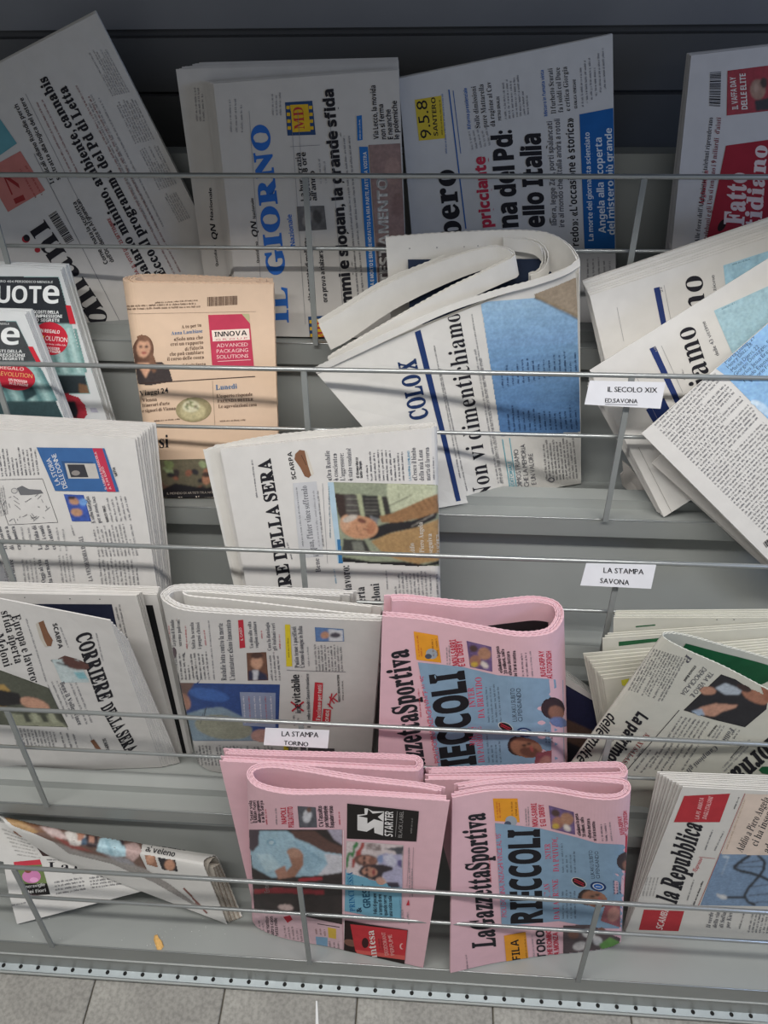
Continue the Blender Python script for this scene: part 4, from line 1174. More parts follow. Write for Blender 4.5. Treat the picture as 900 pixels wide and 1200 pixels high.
P.poly(q([(400, 415), (730, 425), (738, 500), (560, 560), (430, 600), (400, 500)]), '~b4b89c')
for x in (470, 540, 620): P.line(q([(x, 425)])[0], q([(x + 14, 560)])[0], .5, '8d9278', 'photograph', 3)
P.poly(q([(65, 480), (225, 488), (250, 640), (110, 630)]), '*4a4440'); P.poly(q([(65, 480), (125, 484), (140, 620), (105, 640), (85, 600)]), '3a2c28'); P.poly(q([(238, 490), (350, 495), (385, 640), (265, 650)]), '2f2d2c'); P.poly(q([(365, 500), (402, 500), (425, 610), (390, 620)]), '33302e')
for i in range(7): P.line(q([(140, 500 + i * 18)])[0], q([(215, 500 + i * 18)])[0], .9, '8e8e84' if i % 2 else '5d5a58', 'photograph', 2)
for i in range(5): P.line(q([(262, 515 + i * 24)])[0], q([(340, 515 + i * 24)])[0], .9, '6c6a62', 'photograph', 2)
P.poly(q([(205, 485), (235, 487), (262, 650), (238, 650)]), 'a2a686'); P.poly(q([(340, 495), (364, 497), (392, 640), (366, 640)]), 'a2a686'); P.line(q([(415, 560)])[0], q([(560, 490)])[0], .9, '4a4a40', 'photograph', 3)
P.poly(q([(290, 620), (345, 640), (340, 680), (300, 680)]), '6f7072')
P.poly(q([(120, 770), (260, 780), (300, 860), (118, 860)]), '~3c3b38'); P.poly(q([(175, 790), (240, 790), (262, 850), (190, 850)]), '74766c')
P.poly(q([(352, 625), (420, 612), (540, 560), (650, 510), (735, 480), (740, 600), (600, 640), (450, 670), (365, 665)]), '8f6b49'); P.poly(q([(300, 785), (420, 735), (580, 700), (740, 640), (745, 905), (600, 930), (460, 900), (360, 850)]), 'a08158')
for i in range(5): P.line(q([(560 + i * 34, 550 - i * 12)])[0], q([(600 + i * 34, 600 - i * 10)])[0], 1, '6d4e34', 'photograph', 2)
P.poly(q([(340, 690), (400, 670), (560, 655), (720, 600), (715, 640), (580, 700), (430, 730), (330, 770), (280, 780), (320, 730)]), '242224'); P.poly(q([(115, 885), (300, 915), (500, 915), (640, 935), (742, 905), (742, 935), (600, 948), (115, 918)]), '1d1c1e')
P.line(q([(560, 690)])[0], q([(700, 612)])[0], .9, '9c968c', 'photograph', 4)
P.blob(*q([(225, 697)])[0], 22, 13.5, 'b88868', 6, n=28); P.blob(*q([(135, 668)])[0], 6.5, 9.5, 'c09678', 10); P.blob(*q([(165, 640)])[0], 9, 3.5, 'b8aea2', -20); P.blob(*q([(240, 655)])[0], 5, 2.6, '6c4438', 20)
P.blob(*q([(300, 700)])[0], 5, 8, 'ac7658', 10); P.line(q([(205, 690)])[0], q([(215, 715)])[0], .9, '5a3a30', 'photograph', 2); P.line(q([(250, 705)])[0], q([(280, 715)])[0], 1, '6a3c34', 'photograph', 2); P.line(q([(225, 740)])[0], q([(245, 748)])[0], .8, '7a5040', 'photograph', 2)
for tx, a, b_ in (('Addio', (580, 870), (572, 795)), ('a Piero Angela', (640, 880), (628, 662)), ('seguiva', (692, 862), (686, 735)), ('la scienza', (740, 862), (735, 740))): P.text(tx, q([a])[0], q([b_])[0], 5.6, 'c9c4ba', 's', 'photo_caption')
P.text('Europa e lavoro:', (417, 731), (409, 662), 10, sty='s'); P.text('sfida aperta', (431, 740), (427, 687), 10, sty='s'); P.text('a Meloni', (447.5, 722), (444, 683), 10, sty='s')
P.body((455, 690), (453, 667), (455, 690), 1, GREY); P.body((466, 706), (463, 667), (502, 706), 9, GREY, seed=8); P.body((506, 700), (505, 672), (514, 700), 2, GREY)
P.body((395, 683), (392, 666), (395, 683), 1, '3a86a8'); P.line((378, 566), (384, 660), .4, MID)

# ================================================================== fourth tray
D1 = P = Stack('newspaper', 'rearmost newspaper at left of the fourth tray, black strip down its right edge', 'newspaper', 3,
               [(-70, 686, .062), (184, 697, .062), ('f', 223, .004), ('f', -40, .004)], [(-70, 680, .056), (187, 688, .056), ('f', 226, .001), ('f', -40, .001)], 6, 'cfccc8')
P.poly([(168, 709), (179, 709), (221, 893), (212, 893)], '141416', 'back_page_panel')
D2 = P = Stack('newspaper', 'opened newspaper with navy panel directly behind the tilted one, left of fourth tray', 'newspaper', 3,
               [(-80, 694, .080), (160, 698, .080), ('f', 212, .009), ('f', -50, .009)], [(-80, 688, .070), (166, 694, .070), ('f', 214, .006), ('f', -50, .006)], 6, 'cfccc8')
P.poly([(33, 707.5), (131, 708), (152, 800), (50, 800)], '1b2138', 'photograph'); dot_row(P, [(29, 700), (82, 701.5), (117, 702)]); P.body((148, 760), (136, 708), (152, 758), 2, MID)
D3 = P = Stack('newspaper', 'white newspaper tilted at far left of the fourth tray, bold black masthead reading downwards', 'newspaper', 3,
               [(-90, 684, .118), (129, 727, .118), ('F', 190, 899), ('F', -60, 908)], [(-90, 682, .100), (150, 750, .098), ('F', 211, 894), ('F', -60, 900)], 9, 'cdcac6', th=.0016)
P.text('CORRIERE', (88.5, 744.8), (116, 823), 18, sty='S', part='masthead'); P.text('DELLA SERA', (118, 829), (149, 884), 15, sty='S', part='masthead')
P.text('Europa e lavoro:', (13.3, 722), (37, 801), 10.5, sty='s'); P.text('sfida aperta', (1, 717), (18, 778), 10.5, sty='s'); P.text('a Meloni', (-9, 735), (5, 782), 10.5, sty='s')
P.poly([(44, 730), (51, 727), (56, 740), (62, 750), (60, 757), (54, 757), (50, 748)], '7d5842', 'advert'); P.poly([(42, 731), (45, 729), (52, 750), (56, 758), (53, 758), (47, 748)], 'bdb6aa', 'advert'); P.text('SCARPA', (61.5, 731), (69, 760), 5.2, part='advert')
P.body((70, 735), (80, 760), (70, 735), 1, MID); P.body((112, 742), (120, 775), (112, 742), 1, MID)
P.poly([(68, 772), (76, 768), (90, 772), (104, 778), (106, 784), (92, 785), (80, 780), (70, 778)], '5a3a34', 'athlete_photo'); P.poly([(80, 788), (96, 788), (104, 795), (88, 798)], '8fb9bf', 'athlete_photo'); P.blob(64, 776, 5, 1.6, '2c2a30', 30, 'athlete_photo')
P.poly([(60, 772), (92, 772), (106, 800), (72, 800)], 'bac6c6', 'athlete_photo'); P.poly([(72, 773), (82, 770), (92, 774), (102, 779), (103, 785), (92, 785), (80, 782)], '5a3a34', 'athlete_photo'); P.line((66, 776), (80, 780), 1.6, '2c2a30', 'athlete_photo'); P.poly([(86, 787), (98, 787), (104, 796), (92, 795)], '7fb0b8', 'athlete_photo')
P.text('Bene il Volley vince', (70, 800), (92, 850), 5.5, GREY, 's'); P.body((66, 798), (86, 845), (60, 799), 2, MID); P.body((88, 800), (108, 850), (82, 801), 2, MID); P.body((30, 725), (54, 800), (30, 725), 1, MID)
P.line((56, 802), (80, 855), .5, MID); P.line((105, 860), (112, 878), .5, MID)
P.poly([(-60, 778), (0, 785), (57, 806), (80, 852), (16, 850), (-60, 845)], '~54564a'); P.poly([(-60, 800), (5, 802), (22, 820), (0, 832), (-60, 836)], 'a8894f'); P.poly([(0, 808), (22, 812), (28, 824), (4, 828), (-20, 822)], '232022'); P.blob(41, 825, 18, 7, 'c0927a', 18, n=24); P.poly([(5, 836), (60, 838), (80, 852), (16, 850)], '~8f917a')
for i in range(5): P.poly([(26 + i * 10, 835), (32 + i * 10, 835), (38 + i * 10, 846), (31 + i * 10, 846)], '44463c' if i % 2 == 0 else 'a2a48c')
P.body((62, 858), (68, 880), (14, 852), 12, GREY, seed=3); P.body((85, 860), (92, 882), (70, 858), 3, GREY); P.poly([(106, 868), (110, 866), (119, 878), (114, 879)], '7d5842', 'advert'); P.text('SCARPA', (120, 866), (125, 880), 4, part='advert')

D4 = P = Fold('newspaper', 'folded newspaper with blue front photo, behind the small sign of the fourth tray', 'newspaper', 3, (189, 714, .128), (450, 729, .128), ('F', 436, 905), ('F', 232, 905), 'cbc8c4')
c = P.topxz([(447, 728), (400, 726), (330, 723), (260, 719), (215, 715), (194, 706), (188, 697), (194, 690), (206, 685), (240, 684), (300, 687), (360, 689), (418, 692)])
b = P.sheets(c, 6, .0017, -1, frontn=1, trim=.4); P.setfront(b, 'L')
c = P.topxz([(449, 722), (400, 718), (330, 710), (270, 703), (225, 699), (214, 695), (220, 691), (270, 694), (340, 699), (400, 705), (447, 710)])
P.sheets(c, 2, .0015, -1, trim=.3, name='inner_sheet', color='d8d5d0')
P.poly([(290, 712), (430, 722), (430, 724), (290, 714)], '3a3440')
for i, y in enumerate((757, 757, 760, 760)):
    x = (206, 213, 229, 236)[i]; P.text(('La prima di Rushdie', 'saremo padroni', 'Salta la scuola', 'i pugni chiusi')[i], (x, y), (x - 2.5, y - 31), 4.2, GREY, 's')
P.body((200, 751), (198.5, 733), (200, 751), 1, 'b8404a'); P.body((220, 760), (218, 733), (220, 760), 1, 'b8404a'); P.body((242, 756), (240, 738), (242, 756), 1, 'b8404a')
P.blob(203, 765, 4, 7, '5a4a50', n=12); P.body((210, 796), (206, 762), (246, 796), 9, GREY, seed=11); P.body((252, 796), (245, 726), (252, 796), 1, MID)
P.text('Rushdie lotta contro la morte', (265.6, 797), (261, 730), 6.2, GREY, 's'); P.text('L\'attentatore: «Sono innocente»', (275.5, 797), (270, 726), 6.2, GREY, 's')
P.rect([(279, 726.6), (285, 726), (287.5, 758.7), (281, 759.6)], 'b8303f', 'kicker'); P.text('IL CASO', (285, 750), (283, 735), 3, WHITE, 'n', 'kicker')
P.text('Un dito alla volta', (297, 759), (294, 728), 4.3, GREY, 's'); P.text('voglion cambiare', (303, 759), (300, 728), 4.3, GREY, 's'); P.body((308, 748), (307, 738), (308, 748), 1, 'b8404a'); P.text('Cara la dietologia', (318, 762), (315, 729), 4.3, GREY, 's'); P.text('gli italiani veri', (324, 762), (322, 730), 4.3, GREY, 's'); P.body((329, 760), (328, 742), (329, 760), 1, 'b8404a')
P.rect([(289, 765), (312, 764), (314.5, 797), (290.5, 797.5)], '~6b4a3a'); P.blob(301, 776, 7, 8, 'c0947a'); P.poly([(291, 786), (300, 784), (312, 790), (314, 797), (291, 797)], '2c3048'); P.poly([(296, 785), (303, 785), (302, 797), (297, 797)], 'c8c8cc'); P.blob(301, 768, 7, 3.5, '4a342c')
P.body((320, 797), (317, 764), (329, 797), 3, GREY)
P.rect([(206, 800), (328, 802), (326, 868), (219, 868)], '~2b4680'); P.poly([(206, 800), (228, 800), (220, 812), (218, 830), (209, 822)], '6f5650'); P.blob(217, 822, 6, 10, 'a87c6a', -20); P.poly([(219, 836), (240, 830), (260, 828), (285, 840), (300, 868), (219, 868)], '7f92a0'); P.blob(262, 852, 34, 14, '8f8f7e', 8, n=26); P.blob(308, 862, 14, 8, 'b48a80')
P.blob(245, 814, 24, 7, '3d62a4', 10); P.poly([(281, 810.6), (323, 811.6), (323, 852), (285, 850)], '8b93aa', 'photo_caption')
for i in range(6): P.body((288 + i * 6.4, 847), (286 + i * 6.4, 815), (288 + i * 6.4, 847), 1, ('dcd8dc', 'b04a50', 'dcd8dc')[i % 3], 'photo_caption')
P.rect([(334, 731.6), (340, 731.6), (342.6, 780.5), (335.6, 780.5)], 'd6c02c', 'kicker'); P.body((339.5, 770), (338, 745), (339.5, 770), 1, '6a5c20', 'kicker')
P.text('Putin teme i pacifisti', (350.8, 782), (346.8, 733.8), 5.2, GREY, 's'); P.text('L\'oceano di sangue in Italia', (357, 782), (354, 733), 5.2, GREY, 's'); P.body((363, 780), (361, 755), (363, 780), 1, MID)
P.rect([(369, 734.7), (402.5, 737), (403.4, 751.5), (370, 751.5)], '~5a7aa8'); P.blob(381, 744, 5, 4, 'b98a70'); P.poly([(385, 737), (402, 738), (402, 751), (386, 751)], 'c9cace'); P.blob(393, 744, 6, 3, '4a4650'); P.body((372, 786), (370, 754), (402, 786), 9, GREY, seed=12)
P.line((336, 785), (405, 787), .5, MID); P.text('evitabile', (352.8, 829), (350.5, 789.8), 9); P.line((341, 822), (356, 833), 2, 'b8303f', 'advert'); P.line((342, 833), (356, 822), 2, 'b8303f', 'advert'); P.text('in', (352.8, 835), (352.6, 829), 6, GREY)
P.body((346, 850), (345, 836), (351, 850), 2, GREY); P.text('il 2.5 mila e Madri Senza Frontiere', (364, 852), (362, 789), 3.6, GREY, 'b')
P.rect([(369, 799), (378.5, 800), (376, 847), (366, 845)], 'c02f3a', 'advert'); P.text('Facciamo per tutti', (375.3, 844), (377, 802), 5, WHITE, 's', 'advert'); P.rect([(379, 830), (388, 831), (386.5, 851), (377, 850)], 'c02f3a', 'advert'); P.text('FONDI', (385, 848), (386, 832), 4, WHITE, 'b', 'advert')
for a, b_ in (((386, 816), (392, 824)), ((389, 812), (386, 828)), ((391, 818), (396, 822)), ((388, 820), (395, 812)), ((384, 824), (390, 830))): P.line(a, b_, 1.5, 'b8303f', 'advert', 2)
P.text('MEDICI SENZA FRONTIERE', (399, 822), (397.5, 790), 2.4, part='advert'); P.body((403, 820), (402, 795), (403, 820), 1, INK, 'advert')
P.body((226, 896), (222, 872), (327, 897), 26, GREY, seed=13, ragged=.03); P.rect([(332, 868), (338, 868), (339, 884), (333, 884)], 'd6c02c', 'kicker'); P.text('Pro e c', (350, 890), (348, 870), 6, GREY, 's'); P.rect([(361, 876), (392, 877), (392, 889), (361, 889)], '*4a4448'); P.text('Draghi', (343, 890), (341, 870), 6, GREY, 's')


def gazzetta_front(P, d5):
    if d5:
        P.text('azzettaSportiva', (497.5, 897), (477.5, 760), 28, sty='S', part='masthead'); P.body((494, 840), (491, 806), (494, 840), 1, 'b8404a')
        y1 = [(484.7, 739.7), (513, 744.4), (517, 776.5), (488, 773)]; ry = (492, 745)
        red = [(('MOU-SARRI'), (538, 779), (534, 749), 7.5), ('È GIÀ DERBY', (545, 780), (541, 750), 7.5), ('JUVE-DEPAY', (640, 793), (637, 762), 6), ('AL FOTOFINISH', (647.5, 795), (646, 762.5), 6)]
        ph = [(546.7, 750.8), (575.8, 757.8), (577, 787), (550.8, 781.4)]
        quo = [((589, 788), (584.5, 757)), ((594.5, 789), (590.5, 760)), ((600, 791), (597, 763)), ((606, 792), (604, 762))]
        blue = [(489.7, 775.8), (541, 781), (583, 791), (660, 796.6), (662, 930), (520, 930)]
        strip = ((516, 893), (498, 791), 6.5); big = ((560, 915), (542.5, 785.3), 38)
        sub = [('INTER', (557.5, 828), (555, 805), 7.5), ('DA BRIVIDO', (568, 841), (564, 793), 7.5), ('MILAN', (558, 873), (556, 851), 7.5), ('DA PADRONE', (568, 893), (564, 851), 7.5)]
        luk = [('LUKAKU SUBITO', (606, 845), (603, 806), 5.4), ('CI PENSANDO', (612.5, 845), (610, 806), 5.4)]
        badge = ((592.5, 851.7), (614.7, 858)); head1 = (645, 830, 14, 13); head2 = (617, 876, 20, 13)
        body_ = [((574, 846), (570, 800), (588, 846), 4), ((574, 893), (571, 856), (588, 893), 4)]
    else:
        P.text('LaGazzettaSportiva', (580.5, 1109), (567.5, 952), 27, sty='S', part='masthead'); P.body((576, 1034), (574, 1001), (576, 1034), 1, 'b8404a')
        y1 = [(577.6, 935.5), (606.4, 935.5), (609, 963.5), (580, 962)]; ry = (585, 941)
        red = [('MOU-SARRI', (630.6, 968), (628.6, 941), 6.5), ('È GIÀ DERBY', (640, 967.5), (637, 942), 6.5), ('JUVE-DEPAY', (732, 978), (728.5, 956), 5), ('AL FOTOFINISH', (737, 980), (734.5, 950), 4.5)]
        ph = [(643, 943.6), (672.4, 951.4), (674, 978), (646, 971)]
        quo = [((681, 979), (677, 953)), ((686.5, 980), (683.5, 957)), ((693, 982), (691, 959)), ((699, 985), (697, 962))]
        blue = [(580, 964), (631, 970), (676, 981), (700, 988), (740, 990), (737, 1040), (729, 1088), (700, 1087), (655, 1079), (588, 1085)]
        strip = ((594, 1074), (586.6, 976), 6); big = ((635, 1081), (631.3, 971.2), 34.5)
        sub = [('INTER', (646, 1006), (644.6, 988), 6.8), ('DA BRIVIDO', (655, 1021), (653.4, 980), 6.8), ('MILAN', (645, 1054), (643.4, 1035), 6.8), ('DA PADRONE', (655.6, 1077), (653.8, 1030), 6.8)]
        luk = [('LUKAKU SUBITO', (697, 1029), (694, 996), 4.6), ('CI PENSANDO', (703, 1029), (701, 997), 4.6)]
        badge = ((678.5, 1033.7), (701, 1038.5)); head1 = (730, 1009, 11, 11); head2 = (697, 1053, 16, 11)
        body_ = [((661, 1022), (659, 985), (675, 1022), 4), ((661, 1076), (660, 1040), (675, 1076), 4)]
    P.poly(y1, 'dd962c', 'advert'); P.body((y1[3][0] + 4, y1[3][1] - 4), (y1[0][0] + 5, y1[0][1] + 3), (y1[3][0] + 7, y1[3][1] - 4), 2, 'b83a30', 'advert'); P.blob(ry[0] + 14, ry[1] + 21, 7, 6, '9aa0a8', 20, 'advert'); P.blob(ry[0] + 10, ry[1] + 24, 4, 3, '4a5060', 0, 'advert'); P.body((y1[2][0] - 8, y1[2][1] - 8), (y1[1][0] - 6, y1[1][1] + 3), (y1[2][0] - 3, y1[2][1] - 8), 2, '7a4a20', 'advert')
    for tx, a, b_, h in red: P.text(tx, a, b_, h, 'bc3346')
    P.poly(ph, '*6b5580'); P.blob((ph[0][0] + ph[2][0]) / 2 - 5, ph[3][1] - 7, 7, 7, '9a6a58', 20); P.blob(ph[1][0] - 8, ph[1][1] + 8, 8, 7, 'a47860', 30); P.blob((ph[0][0] + ph[2][0]) / 2 + 6, ph[2][1] - 8, 5, 3, 'd8ccc4', 40); P.blob(ph[3][0] + 5, ph[3][1] - 3, 4, 3, 'c0a040'); P.blob(ph[0][0] + 8, ph[0][1] + 9, 5, 4, '4a3430', 20)
    for i, (a, b_) in enumerate(quo): P.text(('«Giuliano la pesa', '20 milioni, sai?»', '«Duna dottora', 'se farai sconto»')[i], a, b_, 4)
    a, b_ = quo[3]; P.body((a[0] + 8, a[1]), (b_[0] + 8, b_[1] + 2), (a[0] + 13, a[1]), 2, GREY); P.body((a[0] + 19, a[1]), (b_[0] + 18, b_[1]), (a[0] + 19, a[1]), 1, MID); a = red[0][1]; P.body((a[0] - 13, a[1] - 1), (a[0] - 14, a[1] - 23), (a[0] - 10, a[1] - 1), 2, MID)
    P.poly(blue, '829cb2', 'front_page_panel')
    P.text('PIOLI DOMINA, INZAGHI VINCE AL 95\'', strip[0], strip[1], strip[2], 'c4405c', 'n')
    P.text('RIECCOLI', big[0], big[1], big[2], '1a191e', 'B', 'banner_headline'); 
    for tx, a, b_, h in sub: P.text(tx, a, b_, h, 'c0405a', 's')
    for A, B, C_, n in body_: P.body(A, B, C_, n, '45525e', seed=21)
    for tx, a, b_, h in luk: P.text(tx, a, b_, h, '37424e', 'n')
    P.blob(*badge[0], 9.5, 5, 'd0ccc8', 25, 'club_badge'); P.blob(*badge[0], 8.6, 4.4, '1c1a1e', 25, 'club_badge')
    for k in (-1, 1): P.line((badge[0][0] - 6, badge[0][1] - 3 + k * 1.2), (badge[0][0] + 6, badge[0][1] + 3 + k * 1.2), 1.1, 'b02838', 'club_badge', 2)
    P.blob(*badge[1], 9.5, 5.6, '1d3560', 10, 'club_badge'); P.blob(*badge[1], 6.8, 3.8, 'c8ccd0', 10, 'club_badge'); P.blob(*badge[1], 5.4, 2.9, '1f5fae', 10, 'club_badge'); P.line((badge[1][0] - 3, badge[1][1]), (badge[1][0] + 3, badge[1][1] + .5), 1, 'c8ccd0', 'club_badge', 2)
    x, y, a, b_ = head1; P.blob(x + 3, y, a, b_, '34242a', 20, 'photograph'); P.blob(x + 7, y + 5, a * .7, b_ * .6, '8e6250', 30, 'photograph'); P.blob(x + 10, y + 16, a * .8, 6, '6f7fa8', 10)
    x, y, a, b_ = head2; P.blob(x - 9, y - 2, a * .7, b_ * .9, '2e201f', 10); P.blob(x, y, a * .95, b_ * .9, '94664f', 12, n=24); P.blob(x + 4, y + 5, a * .6, b_ * .45, '6b4436', 10); P.blob(x - 3, y - 3, 2.2, 1.2, '2a1a18'); P.blob(x + 3, y - 5, 2.2, 1.2, '2a1a18'); P.blob(x + 6, y + 1, 3, 1.2, 'a8504a', 70)
    P.poly([(x + 12, y + 6), (x + 30, y + 2), (x + 30, y + 34), (x + 6, y + 26)], '~8f4a52'); P.blob(x + 22, y + 18, 7, 9, 'b07a70', 20); P.body((x + 24, y - 6), (x + 23, y - 22), (x + 31, y - 6), 3, '2c3850', seed=4)


D5 = P = Fold('newspaper', 'pink folded sports newspaper standing alone in the fourth tray', 'newspaper', 3, (447, 722, .145), (658, 744, .145), ('f', 662, .084), ('f', 440, .098), 'd8b0b8')
c = P.topxz([(448, 722), (500, 727), (560, 738), (610, 746), (645, 742), (659, 728), (660, 714), (650, 703), (625, 698), (590, 701), (555, 704), (510, 700), (475, 696), (450, 697)])
b = P.sheets(c, 5, .0022, 1, frontn=1); P.setfront(b, 'R')
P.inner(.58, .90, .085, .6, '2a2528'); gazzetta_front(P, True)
c = P.topxz([(450, 716), (500, 716), (560, 722), (600, 722), (560, 716), (500, 708), (452, 705)])
D7 = P = Stack('newspaper', 'rearmost grey-white newspaper at right of the fourth tray, thin green line on it', 'newspaper', 3,
               [(719, 724, .062), (985, 724, .062), ('f', 985, .014), ('f', 716, .014)], [(722, 716, .057), (985, 714, .057), ('f', 985, .006), ('f', 722, .006)], 5, 'c6c4b8')
P.poly([(745, 733.5), (768, 731.5), (768, 733), (745, 735)], '1f5a36'); dot_row(P, [(840, 726), (860, 726)])
D8 = P = Stack('newspaper', 'grey-white newspaper with a green band, just behind the thick bundle, fourth tray', 'newspaper', 3,
               [(706, 748, .069), (985, 730, .069), ('f', 985, .030), ('f', 708, .030)], [(712, 742, .065), (985, 724, .065), ('f', 985, .022), ('f', 712, .022)], 3, 'c8c6ba')
P.poly([(725, 752), (772, 747.5), (772, 751.5), (725, 757)], '1f5a36')
D8b = P = Stack('newspaper', 'thick many-leaved grey-white newspaper bundle behind the tilted one, right of the fourth tray', 'newspaper', 3,
                [(707, 796, .088), (985, 760, .088), ('f', 985, .052), ('f', 728, .052)], [(684, 766, .074), (985, 742, .074), ('f', 985, .038), ('f', 716, .038)], 8, 'c8c6ba', th=.0016)
P.poly([(728, 797), (737, 795), (734, 804), (729, 803)], 'c9c23a', 'photograph')
D9 = P = Fold('newspaper', 'grey-white newspaper tilted diagonally at the right of the fourth tray, green inside page showing', 'newspaper', 3, (777, 743, .150), (985, 851, .146), ('F', 930, 975), ('F', 640, 935), 'c7c6bb')
c = P.topxz([(985, 851), (900, 808), (850, 782), (805, 762), (782, 750), (776, 743), (783, 740), (805, 743), (844, 754), (900, 770), (985, 798)])
b = P.sheets(c, 2, .0012, -1, frontn=1, dx=.001); P.setfront(b, 'L')
P.inner(.56, .99, .035, .5, '1c5a38')
P.body((802, 771), (774, 822), (763, 758.7), 13, GREY, seed=31, ragged=.03); P.text('La patrimoniale', (748, 833), (694, 911), 14, sty='B'); P.text('delle multe', (713.5, 834), (675, 888), 13, sty='j'); P.text('MAXI SALASSO', (757, 858), (724, 899), 6, '8a3434', 's')
P.line((796, 832), (735, 902), .8, INK); P.line((711, 868), (699, 898), .6, MID)
P.text('P', (805, 766), (800, 773), 8, GREY, 's'); P.text('Vittorio Macio'.replace('Macio', 'Bassi'), (814, 779), (801, 797), 3.2)
P.text('DEMOCRAZIA', (824, 781), (797, 812), 6, GREY, 'n'); P.text('TRA VERO IL', (832, 786), (808, 815), 6, GREY, 'n'); 
P.poly([(845, 790), (862, 796), (880, 808), (900, 818), (898, 831), (873, 852), (836, 843), (801, 832)], '242328'); P.blob(829, 809, 10, 5, 'b58670', 5); P.poly([(838, 806), (850, 800), (870, 808), (866, 814), (850, 814)], 'a9b3be'); P.poly([(812, 834), (822, 828), (838, 824), (864, 826), (862, 829), (846, 834), (838, 839), (820, 838)], 'bd8f7a'); P.poly([(810, 833), (822, 830), (826, 838), (818, 839)], '9fb0c4'); P.blob(885, 816, 17, 7, 'a06f5a', 24); P.blob(872, 806, 9, 4, '3a2a28', 20); P.poly([(890, 800), (910, 812), (910, 826), (896, 820)], '96604c')
P.body((830, 845), (812, 872), (798, 839), 7, GREY, seed=32); P.text('Paolo Guzzanti', (839, 849), (829, 862), 2.6); P.text('Follie', (856, 852), (846, 867), 6, GREY, 's'); P.body((848, 850), (836, 868), (844, 849), 2, MID); P.body((866, 855), (858, 866), (862, 853), 2, GREY)
P.text('Campioni gli', (838, 873), (804, 902), 6, GREY, 's'); P.body((818, 872), (796, 905), (780, 870), 6, GREY, seed=33); P.body((770, 880), (750, 905), (745, 875), 4, GREY, seed=34); P.body((882, 868), (846, 905), (878, 866), 2, MID); P.line((872, 870), (856, 888), .7, INK)
P.text('Giornale', (915, 852), (840, 918), 26, sty='S', part='masthead'); P.poly([(889, 902), (893, 898), (905, 898), (905, 908), (893, 906)], '1c5a38', 'masthead')
D6 = P = Stack('newspaper', 'newspaper with a navy page, slipped low between the pink paper and the tilted one', 'newspaper', 3,
               [(655, 788, .050), (735, 842, .050), ('f', 738, .034), ('f', 640, .034)], [(655, 780, .040), (735, 836, .040), ('f', 738, .024), ('f', 640, .024)], 4, 'c6c4c0')
P.poly([(650, 795), (735, 844), (735, 880), (694, 856), (650, 836)], '1b1f3e'); P.poly([(650, 836), (694, 856), (735, 880), (735, 900), (650, 862)], '5a453c'); P.poly([(650, 862), (735, 900), (735, 940), (650, 940)], '25232a')

# ================================================================== bottom tray
E3b = P = Fold('newspaper', 'pink newspaper half hidden behind the star-advert pink one in the bottom tray', 'newspaper', 4, (257, 892, .088), (496, 905, .088), ('f', 500, .062), ('f', 302, .062), 'd8b0b8', group='pink sports newspapers')
cv = teardrop(P.W, .014, .022, P.W, 'R'); b = P.sheets(cv, 5, .002, 1, frontn=1, zsh=-.4); P.setfront(b, 'R')
E2 = P = Fold('newspaper', 'pink sports newspaper in the bottom tray showing its back page with black star advert', 'newspaper', 4, (289, 923, .150), (526, 939, .150), ('F', 495, 1134), ('F', 297, 1088), 'd8b0b8', group='pink sports newspapers')
c = P.topxz([(527, 939), (470, 935), (400, 931), (340, 931), (302, 923), (289, 909), (296, 897), (320, 893), (360, 898), (420, 908), (490, 916), (522, 922)])
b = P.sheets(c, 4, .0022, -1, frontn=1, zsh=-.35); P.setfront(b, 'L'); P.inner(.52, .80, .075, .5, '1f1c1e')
for i, tx in enumerate(('L\'Inter vola', 'il Milan fuori', 'allungo campioni', 'e ai de Sarya')): P.text(tx, (297.5 + i * 4.3, 964 - i * .2), (295 + i * 4.3, 938), 3.8)
P.body((313.5, 966), (312, 948), (313.5, 966), 1, 'bc3346'); P.body((325, 966), (324, 946), (325, 966), 1, MID)
P.text('NAPOLI', (336, 965), (334.7, 946), 6, 'bc3346'); P.text('PIGLIATUTTO', (344.6, 969), (343, 945), 6.5, 'bc3346')
P.rect([(348.6, 944.4), (370, 945.8), (371.7, 969.4), (350.8, 969.4)], '*55555c'); P.blob(360, 956, 5, 8, 'c9c8cc', 10); P.blob(362, 949, 2.5, 3, '6a4a40')
for i, tx in enumerate(('C\'è l\'assalto', 'per Ndombele', 'Raspadori vicino')): P.text(tx, (379 + i * 6.4, 968.5 + i * .4), (377 + i * 6.5, 944), 5)
P.body((399, 966), (398, 950), (399, 966), 1, 'bc3346')
P.poly([(292, 972), (401, 972), (401, 1083), (350, 1072), (298, 1066)], '*2c2322')
P.poly([(293, 974), (335, 973), (352, 983), (375, 990), (401, 1000), (401, 1021), (368, 1026), (335, 1028), (318, 1028), (296, 1016), (292, 990)], '9fbccb'); P.poly([(292, 972), (304, 972), (303, 990), (296, 998), (292, 994)], '4a3c44'); P.poly([(380, 1000), (401, 1002), (401, 1022), (372, 1026), (384, 1012)], 'c8c6cc')
for i in range(9): P.line((345 + i * 3, 985 + i * 2), (360 + i * 3, 1020 - i), 1, '7d9db0', 'photograph', 3)
P.blob(318, 987, 5, 3.6, '6f98b0'); P.blob(318, 987, 3, 2, 'bcd0d8'); P.poly([(300, 1000), (316, 1000), (330, 1016), (312, 1022)], 'b4ccd6')
